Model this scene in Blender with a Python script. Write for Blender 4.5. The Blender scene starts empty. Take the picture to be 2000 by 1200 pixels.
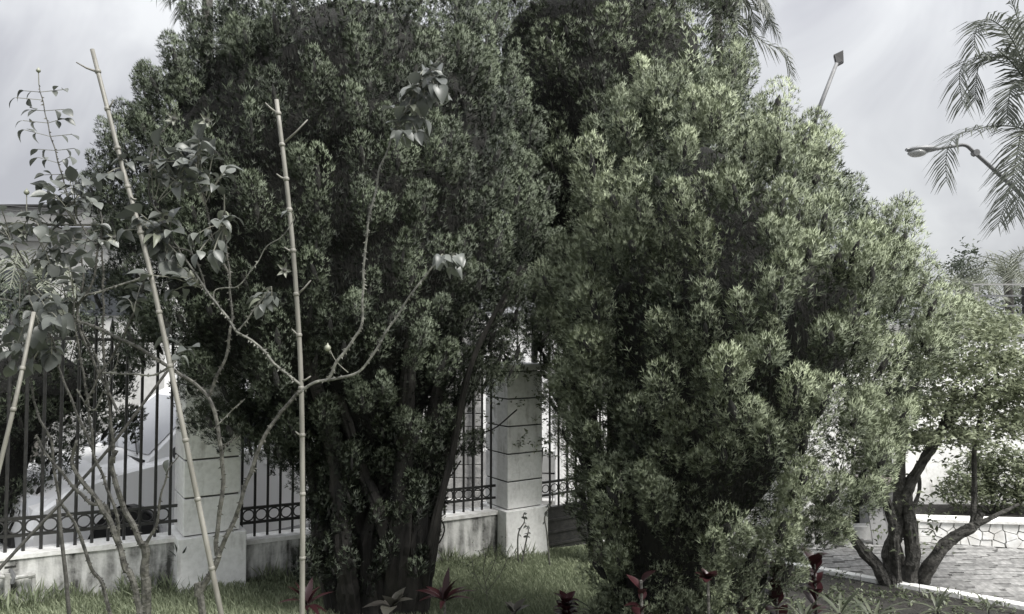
import bpy, math, random
import numpy as np
from mathutils import Vector, Matrix, noise as mnoise

random.seed(7)
rng = np.random.default_rng(7)
sc = bpy.context.scene
col = sc.collection

# ---------------------------------------------------------------- camera, sky, sun, exposure
F = 1444.0                       # focal length in photo pixels (2000 wide)
PITCH = math.radians(2.3)
CAM = Vector((0, 0, 2.05))
cd = bpy.data.cameras.new('camera')
cd.sensor_width = 36.0
cd.lens = F * 36.0 / 2000.0
cd.clip_end = 2000
cam = bpy.data.objects.new('camera', cd)
col.objects.link(cam)
cam.location = CAM
cam.rotation_euler = (math.radians(90) + PITCH, 0, 0)
sc.camera = cam

SUN_TO = Vector((0.50, -0.30, 0.82)).normalized()     # direction towards the sun
world = bpy.data.worlds.new('World')
sc.world = world
world.use_nodes = True
wn, wl = world.node_tree.nodes, world.node_tree.links
wn.clear()
w_out = wn.new('ShaderNodeOutputWorld')
w_bg = wn.new('ShaderNodeBackground')
w_bg.inputs['Strength'].default_value = 0.05
w_sky = wn.new('ShaderNodeTexSky')
w_sky.sky_type = 'NISHITA'
w_sky.sun_disc = False
w_sky.sun_elevation = math.asin(SUN_TO.z)
w_sky.sun_rotation = math.atan2(SUN_TO.x, SUN_TO.y)
w_hs = wn.new('ShaderNodeHueSaturation')
w_hs.inputs['Saturation'].default_value = 0.25
wl.new(w_sky.outputs['Color'], w_hs.inputs['Color'])
w_tc = wn.new('ShaderNodeTexCoord')
w_map = wn.new('ShaderNodeMapping')
w_map.inputs['Scale'].default_value = (1.0, 1.0, 1.15)
w_map.inputs['Location'].default_value = (0.35, 0.1, 0.0)
wl.new(w_tc.outputs['Generated'], w_map.inputs['Vector'])
w_nz = wn.new('ShaderNodeTexNoise')
w_nz.inputs['Scale'].default_value = 3.4
w_nz.inputs['Detail'].default_value = 5
w_nz.inputs['Roughness'].default_value = 0.56
w_nz.inputs['Distortion'].default_value = 0.6
wl.new(w_map.outputs['Vector'], w_nz.inputs['Vector'])
w_rp = wn.new('ShaderNodeValToRGB')
w_rp.color_ramp.elements[0].position = 0.38
w_rp.color_ramp.elements[0].color = (0.44, 0.445, 0.485, 1)
w_rp.color_ramp.elements[1].position = 0.63
w_rp.color_ramp.elements[1].color = (0.76, 0.775, 0.79, 1)
wl.new(w_nz.outputs['Fac'], w_rp.inputs['Fac'])
w_mul = wn.new('ShaderNodeMix')
w_mul.data_type = 'RGBA'
w_mul.blend_type = 'MULTIPLY'
w_mul.inputs[0].default_value = 1.0
w_mul.inputs[7].default_value = (3.1, 3.1, 3.1, 1)       # the cloud deck in the sky texture's units
wl.new(w_rp.outputs['Color'], w_mul.inputs[6])
w_mix = wn.new('ShaderNodeMix')
w_mix.data_type = 'RGBA'
w_mix.inputs[0].default_value = 0.90
wl.new(w_hs.outputs['Color'], w_mix.inputs[6])
wl.new(w_mul.outputs[2], w_mix.inputs[7])
w_sep = wn.new('ShaderNodeSeparateXYZ')
wl.new(w_tc.outputs['Generated'], w_sep.inputs[0])
w_sq = wn.new('ShaderNodeMath'); w_sq.operation = 'MULTIPLY'
wl.new(w_sep.outputs['Z'], w_sq.inputs[0]); wl.new(w_sep.outputs['Z'], w_sq.inputs[1])
w_ma = wn.new('ShaderNodeMath'); w_ma.operation = 'MULTIPLY_ADD'      # overcast sky: zenith about three times the horizon
w_ma.inputs[1].default_value = 2.8; w_ma.inputs[2].default_value = 1.0
wl.new(w_sq.outputs[0], w_ma.inputs[0])
w_vs = wn.new('ShaderNodeVectorMath'); w_vs.operation = 'SCALE'
wl.new(w_mix.outputs[2], w_vs.inputs[0]); wl.new(w_ma.outputs[0], w_vs.inputs['Scale'])
wl.new(w_vs.outputs[0], w_bg.inputs['Color'])
wl.new(w_bg.outputs[0], w_out.inputs['Surface'])

sd = bpy.data.lights.new('sun', 'SUN')
sd.energy = 1.5
sd.angle = math.radians(28)
sd.color = (1.0, 0.975, 0.94)
sun = bpy.data.objects.new('sun', sd)
col.objects.link(sun)
sun.location = (6, -5, 12)
sun.rotation_euler = (-SUN_TO).to_track_quat('-Z', 'Y').to_euler()

sc.view_settings.view_transform = 'Standard'
sc.view_settings.look = 'None'
sc.view_settings.exposure = 2.45
sc.view_settings.gamma = 1.0
sc.view_settings.use_curve_mapping = False
sc.cycles.use_denoising = True
sc.cycles.max_bounces = 6
sc.cycles.diffuse_bounces = 3
sc.cycles.transparent_max_bounces = 8

# ---------------------------------------------------------------- helpers
CP, SP = math.cos(PITCH), math.sin(PITCH)

def ray(px, py):
    dx = (px - 1000) / F
    dz = -(py - 600) / F
    y = CP - SP * dz
    z = SP + CP * dz
    return Vector((dx / y, 1.0, z / y))

def at(px, py, Y):
    return CAM + ray(px, py) * Y

def gz(x, y):
    """height of the garden's gently falling lawn"""
    x = max(-9.0, min(12.0, x)); y = max(-4.0, min(14.0, y))
    return -0.065 * (x + 2.57) - 0.043 * (y - 6.3)

def on_ground(px, py, lift=0.0):
    r = ray(px, py)
    Y = 5.0
    for _ in range(40):
        z = gz(r.x * Y, Y) + lift
        Y = (z - CAM.z) / r.z
    return CAM + r * Y

def tag(o, label=None, cat=None, group=None, kind=None):
    if label: o['label'] = label
    if cat: o['category'] = cat
    if group: o['group'] = group
    if kind: o['kind'] = kind
    return o

def empty(name, loc, label=None, cat=None, group=None):
    o = bpy.data.objects.new(name, None)
    o.empty_display_size = 0.1
    col.objects.link(o)
    o.location = loc
    return tag(o, label, cat, group)

def root_loc(p):
    v = Vector((0, 0, 0))
    while p is not None:
        v = v + p.location
        p = p.parent
    return v

class MB:
    def __init__(self):
        self.v = []; self.f = []
    def add(self, vs, fs):
        b = len(self.v)
        self.v += [tuple(v) for v in vs]
        self.f += [tuple(i + b for i in f) for f in fs]
        return self
    def box(self, c, sx, sy, sz, ax=None, ay=None, az=None):
        c = Vector(c)
        ax = Vector(ax or (1, 0, 0)); ay = Vector(ay or (0, 1, 0)); az = Vector(az or (0, 0, 1))
        vs = [c + ax * (sx * i / 2) + ay * (sy * j / 2) + az * (sz * k / 2)
              for i in (-1, 1) for j in (-1, 1) for k in (-1, 1)]
        return self.add(vs, [(0, 1, 3, 2), (4, 6, 7, 5), (0, 4, 5, 1), (2, 3, 7, 6), (0, 2, 6, 4), (1, 5, 7, 3)])
    def tube(self, pts, radii, n=8, cap=True):
        pts = [Vector(p) for p in pts]
        if not hasattr(radii, '__len__'): radii = [radii] * len(pts)
        prev = None; rings = []
        for i, p in enumerate(pts):
            if i == 0: d = pts[1] - p
            elif i == len(pts) - 1: d = p - pts[i - 1]
            else: d = pts[i + 1] - pts[i - 1]
            d = d.normalized()
            if prev is None:
                u = d.orthogonal().normalized()
            else:
                u = (prev - d * prev.dot(d))
                u = u.normalized() if u.length > 1e-6 else d.orthogonal().normalized()
            prev = u
            w = d.cross(u)
            rings.append([p + (u * math.cos(2 * math.pi * k / n) + w * math.sin(2 * math.pi * k / n)) * radii[i] for k in range(n)])
        vs = [v for r in rings for v in r]
        fs = []
        for i in range(len(pts) - 1):
            for k in range(n):
                a = i * n + k; b = i * n + (k + 1) % n
                fs.append((a, b, b + n, a + n))
        if cap:
            fs.append(tuple(range(n - 1, -1, -1)))
            fs.append(tuple((len(pts) - 1) * n + k for k in range(n)))
        return self.add(vs, fs)
    def prism(self, poly, off):
        """polygon (list of 3-D points) extruded by vector off"""
        n = len(poly); off = Vector(off)
        vs = [Vector(p) for p in poly] + [Vector(p) + off for p in poly]
        fs = [tuple(range(n - 1, -1, -1)), tuple(range(n, 2 * n))]
        fs += [(i, (i + 1) % n, n + (i + 1) % n, n + i) for i in range(n)]
        return self.add(vs, fs)
    def data(self, name, mat, origin=Vector((0, 0, 0)), smooth=False):
        me = bpy.data.meshes.new(name)
        ox, oy, oz = origin
        me.from_pydata([(x - ox, y - oy, z - oz) for x, y, z in self.v], [], self.f)
        me.validate(clean_customdata=False)
        me.materials.append(mat)
        if smooth:
            me.polygons.foreach_set('use_smooth', [True] * len(me.polygons))
        return me
    def build(self, name, mat, parent=None, loc=None, smooth=False, bevel=0.0):
        org = root_loc(parent) if parent is not None else Vector(loc or (0, 0, 0))
        o = bpy.data.objects.new(name, self.data(name, mat, org, smooth))
        col.objects.link(o)
        if parent is not None: o.parent = parent
        else: o.location = org
        if bevel > 0:
            m = o.modifiers.new('bevel', 'BEVEL')
            m.width = bevel; m.segments = 2; m.limit_method = 'ANGLE'
        return o

def link(name, me, parent, loc, rot=None, scale=None):
    """an object that shares mesh data, at a world position, under a thing"""
    o = bpy.data.objects.new(name, me)
    col.objects.link(o)
    if parent is not None:
        o.parent = parent
        o.location = Vector(loc) - root_loc(parent)
    else:
        o.location = loc
    if rot is not None:
        o.rotation_mode = 'QUATERNION'; o.rotation_quaternion = rot
    if scale is not None: o.scale = scale
    return o

def smooth_path(pts, sub=5):
    pts = [Vector(p) for p in pts]
    if len(pts) < 3:
        return [pts[0].lerp(pts[-1], i / sub) for i in range(sub + 1)]
    out = []
    P = [pts[0] * 2 - pts[1]] + pts + [pts[-1] * 2 - pts[-2]]
    for i in range(1, len(P) - 2):
        for k in range(sub):
            t = k / sub
            a, b, c, d = P[i - 1], P[i], P[i + 1], P[i + 2]
            out.append(0.5 * ((2 * b) + (c - a) * t + (2 * a - 5 * b + 4 * c - d) * t * t + (3 * b - a - 3 * c + d) * t ** 3))
    out.append(pts[-1])
    return out

# ---------------------------------------------------------------- materials
MATS = {}
def mat(name, c1, c2=None, rough=0.7, scale=8.0, detail=4, bump=0.0, bscale=None, stretch=(1, 1, 1), lo=0.35, hi=0.65,
        metal=0.0, coat=0.0, spec=0.5, rnd=0.0):
    m = bpy.data.materials.new(name); m.use_nodes = True
    n, l = m.node_tree.nodes, m.node_tree.links
    b = n['Principled BSDF']
    b.inputs['Roughness'].default_value = rough
    b.inputs['Metallic'].default_value = metal
    b.inputs['Coat Weight'].default_value = coat
    b.inputs['Specular IOR Level'].default_value = spec
    tc = n.new('ShaderNodeTexCoord'); mp = n.new('ShaderNodeMapping')
    mp.inputs['Scale'].default_value = stretch
    l.new(tc.outputs['Object'], mp.inputs['Vector'])
    out = None
    if c2 is not None:
        nz = n.new('ShaderNodeTexNoise'); nz.inputs['Scale'].default_value = scale; nz.inputs['Detail'].default_value = detail
        nz.inputs['Roughness'].default_value = 0.6
        l.new(mp.outputs[0], nz.inputs['Vector'])
        rp = n.new('ShaderNodeValToRGB')
        rp.color_ramp.elements[0].position = lo; rp.color_ramp.elements[0].color = (*c1, 1)
        rp.color_ramp.elements[1].position = hi; rp.color_ramp.elements[1].color = (*c2, 1)
        l.new(nz.outputs['Fac'], rp.inputs['Fac'])
        out = rp.outputs['Color']
    else:
        b.inputs['Base Color'].default_value = (*c1, 1)
    if rnd > 0:
        oi = n.new('ShaderNodeObjectInfo')
        mr = n.new('ShaderNodeMapRange')
        mr.inputs['To Min'].default_value = 1 - rnd; mr.inputs['To Max'].default_value = 1 + rnd
        l.new(oi.outputs['Random'], mr.inputs['Value'])
        vm = n.new('ShaderNodeVectorMath'); vm.operation = 'SCALE'
        if out is not None: l.new(out, vm.inputs[0])
        else: vm.inputs[0].default_value = c1
        l.new(mr.outputs[0], vm.inputs['Scale'])
        out = vm.outputs[0]
    if out is not None: l.new(out, b.inputs['Base Color'])
    if bump > 0:
        n2 = n.new('ShaderNodeTexNoise'); n2.inputs['Scale'].default_value = bscale or scale * 3; n2.inputs['Detail'].default_value = 6
        l.new(mp.outputs[0], n2.inputs['Vector'])
        bp = n.new('ShaderNodeBump'); bp.inputs['Strength'].default_value = bump; bp.inputs['Distance'].default_value = 0.02
        l.new(n2.outputs['Fac'], bp.inputs['Height']); l.new(bp.outputs[0], b.inputs['Normal'])
    MATS[name] = m
    return m

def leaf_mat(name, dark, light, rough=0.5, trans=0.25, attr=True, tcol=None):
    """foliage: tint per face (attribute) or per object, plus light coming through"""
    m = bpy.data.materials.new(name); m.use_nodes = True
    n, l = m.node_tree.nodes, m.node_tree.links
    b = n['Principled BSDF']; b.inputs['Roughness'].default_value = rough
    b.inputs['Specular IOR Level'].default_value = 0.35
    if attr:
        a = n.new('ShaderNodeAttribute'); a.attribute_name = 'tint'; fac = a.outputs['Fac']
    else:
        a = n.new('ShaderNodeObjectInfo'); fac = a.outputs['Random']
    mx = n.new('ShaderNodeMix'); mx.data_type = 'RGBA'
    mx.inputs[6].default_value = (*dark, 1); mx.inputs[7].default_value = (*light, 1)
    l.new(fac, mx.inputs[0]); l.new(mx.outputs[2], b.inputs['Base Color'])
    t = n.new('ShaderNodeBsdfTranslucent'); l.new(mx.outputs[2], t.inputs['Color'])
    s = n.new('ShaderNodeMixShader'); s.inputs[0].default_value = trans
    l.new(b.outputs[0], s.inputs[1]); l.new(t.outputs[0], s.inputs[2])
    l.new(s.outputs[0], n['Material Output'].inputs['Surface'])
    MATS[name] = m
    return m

def stained_mat(name, base, stain, amount=0.5):
    """limewashed plaster with dark mildew: blotches and downward streaks"""
    m = bpy.data.materials.new(name); m.use_nodes = True
    n, l = m.node_tree.nodes, m.node_tree.links
    b = n['Principled BSDF']; b.inputs['Roughness'].default_value = 0.85
    tc = n.new('ShaderNodeTexCoord')
    m1 = n.new('ShaderNodeMapping'); m1.inputs['Scale'].default_value = (1, 1, 0.16)
    l.new(tc.outputs['Object'], m1.inputs['Vector'])
    n1 = n.new('ShaderNodeTexNoise'); n1.inputs['Scale'].default_value = 14; n1.inputs['Detail'].default_value = 6
    l.new(m1.outputs[0], n1.inputs['Vector'])
    n2 = n.new('ShaderNodeTexNoise'); n2.inputs['Scale'].default_value = 3.2; n2.inputs['Detail'].default_value = 8; n2.inputs['Roughness'].default_value = 0.7
    l.new(tc.outputs['Object'], n2.inputs['Vector'])
    mm = n.new('ShaderNodeMath'); mm.operation = 'MULTIPLY'
    l.new(n1.outputs['Fac'], mm.inputs[0]); l.new(n2.outputs['Fac'], mm.inputs[1])
    rp = n.new('ShaderNodeValToRGB')
    rp.color_ramp.elements[0].position = 0.36 - 0.18 * amount; rp.color_ramp.elements[0].color = (*base, 1)
    rp.color_ramp.elements[1].position = 0.50 - 0.14 * amount; rp.color_ramp.elements[1].color = (*stain, 1)
    l.new(mm.outputs[0], rp.inputs['Fac'])
    n3 = n.new('ShaderNodeTexNoise'); n3.inputs['Scale'].default_value = 26; n3.inputs['Detail'].default_value = 5
    l.new(tc.outputs['Object'], n3.inputs['Vector'])
    r3 = n.new('ShaderNodeValToRGB')
    r3.color_ramp.elements[0].position = 0.3; r3.color_ramp.elements[0].color = (0.86, 0.86, 0.85, 1)
    r3.color_ramp.elements[1].position = 0.6; r3.color_ramp.elements[1].color = (1, 1, 1, 1)
    l.new(n3.outputs['Fac'], r3.inputs['Fac'])
    mu = n.new('ShaderNodeMix'); mu.data_type = 'RGBA'; mu.blend_type = 'MULTIPLY'; mu.inputs[0].default_value = 1
    l.new(rp.outputs[0], mu.inputs[6]); l.new(r3.outputs[0], mu.inputs[7])
    l.new(mu.outputs[2], b.inputs['Base Color'])
    bp = n.new('ShaderNodeBump'); bp.inputs['Strength'].default_value = 0.35; bp.inputs['Distance'].default_value = 0.01
    l.new(n3.outputs['Fac'], bp.inputs['Height']); l.new(bp.outputs[0], b.inputs['Normal'])
    MATS[name] = m
    return m

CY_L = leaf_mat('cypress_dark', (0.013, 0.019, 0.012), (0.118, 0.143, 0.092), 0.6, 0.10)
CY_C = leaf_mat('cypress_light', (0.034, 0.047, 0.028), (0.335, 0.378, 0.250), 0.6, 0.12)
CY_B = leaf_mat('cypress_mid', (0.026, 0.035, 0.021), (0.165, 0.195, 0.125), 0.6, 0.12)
SHRUB = leaf_mat('shrub_leaf', (0.070, 0.085, 0.050), (0.310, 0.340, 0.225), 0.45, 0.3)
DARKTREE = leaf_mat('far_tree_leaf', (0.05, 0.06, 0.045), (0.10, 0.12, 0.085), 0.6, 0.2)
PALM = leaf_mat('palm_leaf', (0.060, 0.068, 0.055), (0.115, 0.125, 0.10), 0.45, 0.25)
PALMF = leaf_mat('far_palm_leaf', (0.12, 0.13, 0.10), (0.21, 0.225, 0.17), 0.5, 0.25)
GRASS = leaf_mat('grass_blade', (0.130, 0.158, 0.095), (0.400, 0.440, 0.300), 0.5, 0.35)
ROSE = leaf_mat('rose_leaf', (0.062, 0.068, 0.062), (0.125, 0.134, 0.120), 0.38, 0.2, attr=False)
ROSEL = leaf_mat('rose_leaf_pale', (0.13, 0.14, 0.11), (0.20, 0.215, 0.165), 0.4, 0.3, attr=False)
TI = leaf_mat('ti_leaf', (0.012, 0.005, 0.0055), (0.034, 0.011, 0.013), 0.35, 0.2, attr=False)
TIB = leaf_mat('broad_leaf', (0.03, 0.028, 0.025), (0.055, 0.054, 0.045), 0.35, 0.2, attr=False)
INNER_SHADE = mat('inner_twigs_shade', (0.003, 0.003, 0.0025), (0.013, 0.013, 0.010), 0.95, 30, 6, 1.0, 60, (1, 1, 0.3))  # inner twigs, near-black: the shade inside the crowns is painted in
BARK = mat('cypress_bark', (0.005, 0.0046, 0.004), (0.034, 0.031, 0.027), 0.9, 9, 6, 0.8, 30, (1, 1, 0.14))
BARK2 = mat('grey_bark', (0.022, 0.021, 0.018), (0.105, 0.10, 0.09), 0.85, 18, 7, 0.9, 45)
CANE = mat('rose_cane', (0.014, 0.0135, 0.011), (0.085, 0.083, 0.070), 0.7, 40, 5, 0.4, 60)
CANEL = mat('rose_cane_pale', (0.045, 0.045, 0.039), (0.150, 0.150, 0.128), 0.65, 30, 4, 0.3, 60)
TWIG = mat('rose_twig', (0.10, 0.10, 0.08), (0.17, 0.17, 0.14), 0.7, 30)
BAMBOO = mat('dry_bamboo', (0.110, 0.106, 0.090), (0.200, 0.194, 0.172), 0.55, 16, 4, 0.25, 60, (1, 1, 0.15))
STAKE = mat('dark_stake', (0.025, 0.024, 0.021), (0.07, 0.068, 0.06), 0.8, 20, 4, 0.4)
IRON = mat('black_iron', (0.012, 0.012, 0.012), (0.03, 0.029, 0.027), 0.5, 22, 4, 0.15)
PLASTER = stained_mat('mildewed_plaster', (0.66, 0.66, 0.635), (0.055, 0.055, 0.05), 1.02)
PILLAR = stained_mat('pillar_plaster', (0.80, 0.80, 0.78), (0.42, 0.41, 0.385), 0.40)
WHITEW = stained_mat('white_wall', (0.80, 0.80, 0.785), (0.34, 0.33, 0.31), 0.25)
CAPM = mat('wall_cap', (0.80, 0.80, 0.78), (0.58, 0.57, 0.54), 0.85, 12, 5, 0.3)
SOIL = mat('dark_soil', (0.006, 0.0055, 0.0045), (0.022, 0.020, 0.0165), 0.95, 18, 6, 1.0, 40)
LAWN = mat('lawn_soil', (0.080, 0.095, 0.055), (0.170, 0.190, 0.118), 0.95, 9, 6, 0.6, 60)
ASPH = mat('asphalt', (0.075, 0.075, 0.074), (0.115, 0.114, 0.11), 0.9, 30, 6, 0.3, 120)
PAVE = mat('paver_stone', (0.115, 0.115, 0.112), (0.235, 0.232, 0.225), 0.75, 9, 6, 0.4, 60, rnd=0.30)
JOINT = mat('paver_joint', (0.055, 0.054, 0.05), (0.085, 0.083, 0.077), 0.95, 30)
KERB = mat('painted_kerb', (0.78, 0.78, 0.76), (0.50, 0.49, 0.46), 0.8, 9, 5, 0.3, lo=0.5, hi=0.72)
STONE = mat('whitewashed_stone', (0.80, 0.80, 0.78), (0.62, 0.61, 0.58), 0.8, 6, 5, 0.3, rnd=0.08)
MORTAR = mat('dark_mortar', (0.04, 0.04, 0.037), (0.075, 0.073, 0.068), 0.95, 20)
CARW = mat('white_car_paint', (0.82, 0.82, 0.82), None, 0.25, coat=0.6)
GLASSD = mat('car_glass', (0.03, 0.033, 0.035), None, 0.06, coat=0.3)
TYRE = mat('tyre_rubber', (0.018, 0.018, 0.018), (0.03, 0.03, 0.03), 0.85, 30)
RIM = mat('wheel_metal', (0.45, 0.45, 0.46), None, 0.35, metal=0.8)
BLACKP = mat('black_plastic', (0.015, 0.015, 0.015), None, 0.6)
LAMPG = mat('headlight_lens', (0.55, 0.56, 0.58), None, 0.12, coat=0.5)
GREYP = mat('grey_board', (0.15, 0.15, 0.15), (0.19, 0.19, 0.188), 0.7, 5)
DARKW = mat('dark_interior', (0.02, 0.02, 0.02), (0.035, 0.035, 0.035), 0.9, 4)
SHUT = mat('old_shutter', (0.10, 0.10, 0.098), (0.16, 0.158, 0.15), 0.8, 12)
SHEET = mat('rusty_sheet', (0.22, 0.21, 0.20), (0.12, 0.105, 0.095), 0.6, 8, 5, 0.2)
BLOCK = mat('grey_block', (0.17, 0.17, 0.165), (0.29, 0.285, 0.275), 0.9, 7, 6, 0.5, 40, rnd=0.12)
HOUSEG = mat('grey_fascia', (0.21, 0.21, 0.205), (0.27, 0.27, 0.26), 0.8, 3, 5)
HOUSEL = mat('pale_house_wall', (0.40, 0.40, 0.385), (0.50, 0.50, 0.48), 0.85, 3, 5)
WINDG = mat('window_glass', (0.05, 0.055, 0.06), None, 0.08)
STEEL = mat('galvanised_steel', (0.10, 0.102, 0.105), (0.15, 0.152, 0.155), 0.6, 12)
LAMPH = mat('lamp_housing', (0.24, 0.245, 0.25), (0.18, 0.185, 0.19), 0.45, 9)
LENS = mat('lamp_lens', (0.34, 0.345, 0.34), None, 0.15)
SOLAR = mat('panel_dark', (0.09, 0.09, 0.095), None, 0.35)
PVC = mat('grey_pipe', (0.40, 0.40, 0.385), (0.22, 0.22, 0.20), 0.6, 18)
HIP = mat('rose_hip', (0.16, 0.17, 0.13), (0.24, 0.245, 0.19), 0.45, 30)
SEPAL = mat('dry_sepal', (0.20, 0.205, 0.17), (0.13, 0.135, 0.11), 0.6, 20)
WIRE = mat('overhead_cable', (0.05, 0.05, 0.05), None, 0.7)
WHITEP = mat('white_flower', (0.75, 0.75, 0.70), None, 0.6)

# ---------------------------------------------------------------- numpy foliage
def quads_object(name, V, mat_, parent=None, tint=None, kind=None, loc=(0, 0, 0), normals=None, second=None):
    """V: (N,4,3) world corners -> one mesh object"""
    org = np.array(root_loc(parent) if parent is not None else loc, dtype=float)
    N = V.shape[0]
    if normals is not None:      # rounded tuft normals: wind each blade so that it faces outward
        g = np.cross(V[:, 1] - V[:, 0], V[:, 3] - V[:, 0])
        flip = np.sum(g * normals.mean(1), 1) < 0
        V = V.copy(); V[flip] = V[flip][:, ::-1]; normals = normals.copy(); normals[flip] = normals[flip][:, ::-1]
    co = (V.reshape(-1, 3) - org).astype(np.float32)
    me = bpy.data.meshes.new(name)
    me.vertices.add(N * 4); me.vertices.foreach_set('co', co.ravel())
    me.loops.add(N * 4); me.loops.foreach_set('vertex_index', np.arange(N * 4, dtype=np.int32))
    me.polygons.add(N)
    me.polygons.foreach_set('loop_start', np.arange(0, N * 4, 4, dtype=np.int32))
    me.polygons.foreach_set('loop_total', np.full(N, 4, dtype=np.int32))
    if tint is not None:
        a = me.attributes.new('tint', 'FLOAT', 'FACE')
        a.data.foreach_set('value', np.clip(tint, 0, 1).astype(np.float32))
    if normals is not None:
        me.polygons.foreach_set('use_smooth', np.ones(N, dtype=bool))
        a = me.attributes.new('custom_normal', 'FLOAT_VECTOR', 'POINT')
        a.data.foreach_set('vector', normals.astype(np.float32).ravel())
    me.update(calc_edges=True)
    me.materials.append(mat_)
    if second is not None:       # blades marked with a negative tint take the second material
        me.materials.append(second)
        me.polygons.foreach_set('material_index', (tint < -5).astype(np.int32))
    o = bpy.data.objects.new(name, me)
    col.objects.link(o)
    if parent is not None: o.parent = parent
    else: o.location = org
    if kind: o['kind'] = kind
    return o

def nrm(a):
    return a / np.maximum(np.linalg.norm(a, axis=-1, keepdims=True), 1e-9)

def plumes(P, A, L, R, K, tint, leafw=0.0036, needle=0.05, blades=3, core=True, open_=1.0):
    """dome-shaped tufts of narrow scaly sprays: P base, A axis, L length, R radius per plume, K sprays each"""
    n = len(P)
    if core:                     # the tuft's heart: small closed flame-shaped body, its shade put into near-black colour
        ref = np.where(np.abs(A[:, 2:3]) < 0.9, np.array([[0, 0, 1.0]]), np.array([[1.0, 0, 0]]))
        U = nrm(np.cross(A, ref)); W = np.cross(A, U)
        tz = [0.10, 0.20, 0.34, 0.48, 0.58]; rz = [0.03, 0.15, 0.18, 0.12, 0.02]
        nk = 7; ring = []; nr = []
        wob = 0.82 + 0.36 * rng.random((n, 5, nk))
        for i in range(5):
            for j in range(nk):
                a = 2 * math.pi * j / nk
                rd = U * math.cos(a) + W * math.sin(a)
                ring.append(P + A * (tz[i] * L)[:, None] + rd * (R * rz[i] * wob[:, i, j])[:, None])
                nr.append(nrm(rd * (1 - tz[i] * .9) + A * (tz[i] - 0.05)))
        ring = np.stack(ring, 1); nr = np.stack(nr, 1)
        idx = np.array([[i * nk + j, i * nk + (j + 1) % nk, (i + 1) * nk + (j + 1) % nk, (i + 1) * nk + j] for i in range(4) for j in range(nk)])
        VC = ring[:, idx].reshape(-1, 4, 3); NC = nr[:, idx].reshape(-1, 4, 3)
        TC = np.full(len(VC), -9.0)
    P = np.repeat(P, K, 0); A = np.repeat(A, K, 0)
    L = np.repeat(L, K)[:, None]; R = np.repeat(R, K)[:, None]; tint = np.repeat(tint, K)
    N = n * K
    ref = np.where(np.abs(A[:, 2:3]) < 0.9, np.array([[0, 0, 1.0]]), np.array([[1.0, 0, 0]]))
    U = nrm(np.cross(A, ref)); W = np.cross(A, U)
    az = rng.random((N, 1)) * 2 * np.pi
    rad = U * np.cos(az) + W * np.sin(az)
    t = rng.random((N, 1)) * 1.06 - 0.06
    prof = np.sqrt(np.clip(1 - (np.clip((t - 0.35) / 0.65, 0, 1)) ** 2.2, 0, 1)) * np.clip(0.58 + t, 0, 1)
    inner = 0.45 + 0.55 * rng.random((N, 1)) ** 0.8
    base = P + A * (t * L * 0.86) + rad * R * prof * inner
    tilt = np.radians((np.clip(58 - 46 * t, 6, 70) + rng.normal(0, 14, (N, 1))) * open_)
    D = A * np.cos(tilt) + rad * np.sin(tilt)
    D[:, 2] += 0.18
    D = nrm(D)
    NQ = nrm(D + rad * (1 - open_) * 0.9 + rng.normal(0, 0.22, (N, 3)))
    S = nrm(np.cross(D, rng.normal(size=(N, 3))))
    NR = np.cross(D, S)
    ln = needle * (0.65 + 0.7 * rng.random((N, 1)))
    out = []
    for k in range(blades):
        sg = (0, 1, -1, 1, -1)[k]
        u = (0, 0.15, 0.30, 0.45, 0.5)[k]
        ang = np.radians(sg * 36 + rng.normal(0, 9, (N, 1)))
        d = D * np.cos(ang) + S * np.sin(ang)
        c = base + D * ln * u
        kl = ln * (1.0 if sg == 0 else 0.62)
        q = nrm(np.cross(d, NR)) * leafw * (0.75 + 0.5 * rng.random((N, 1)))
        lift = NR * leafw * 0.6
        out.append(np.stack([c, c + d * kl * 0.5 + q + lift, c + d * kl, c + d * kl * 0.5 - q + lift], 1))
    V = np.stack(out, 1).reshape(-1, 4, 3)
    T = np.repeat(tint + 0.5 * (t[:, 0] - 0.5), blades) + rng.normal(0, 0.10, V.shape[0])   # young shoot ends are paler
    NQ = np.repeat(np.repeat(NQ, blades, 0)[:, None, :], 4, 1)
    if core:
        V = np.concatenate([V, VC]); T = np.concatenate([T, TC]); NQ = np.concatenate([NQ, NC])
    return V, T, NQ

def profile(rows, Y0, shrink=0.95, inset=0.10):
    """(y, x_left, x_right) photo rows -> (z, centre x, radius) at depth Y0, from bottom to top"""
    out = []
    for y, a, b in rows:
        p, q = at(a, y, Y0), at(b, y, Y0)
        out.append((p.z, (p.x + q.x) / 2, max(0.03, (q.x - p.x) / 2 * shrink - inset)))
    out.sort()
    z = np.array([o[0] for o in out]); c = np.array([o[1] for o in out]); r = np.array([o[2] for o in out])
    return z, c, r

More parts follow.
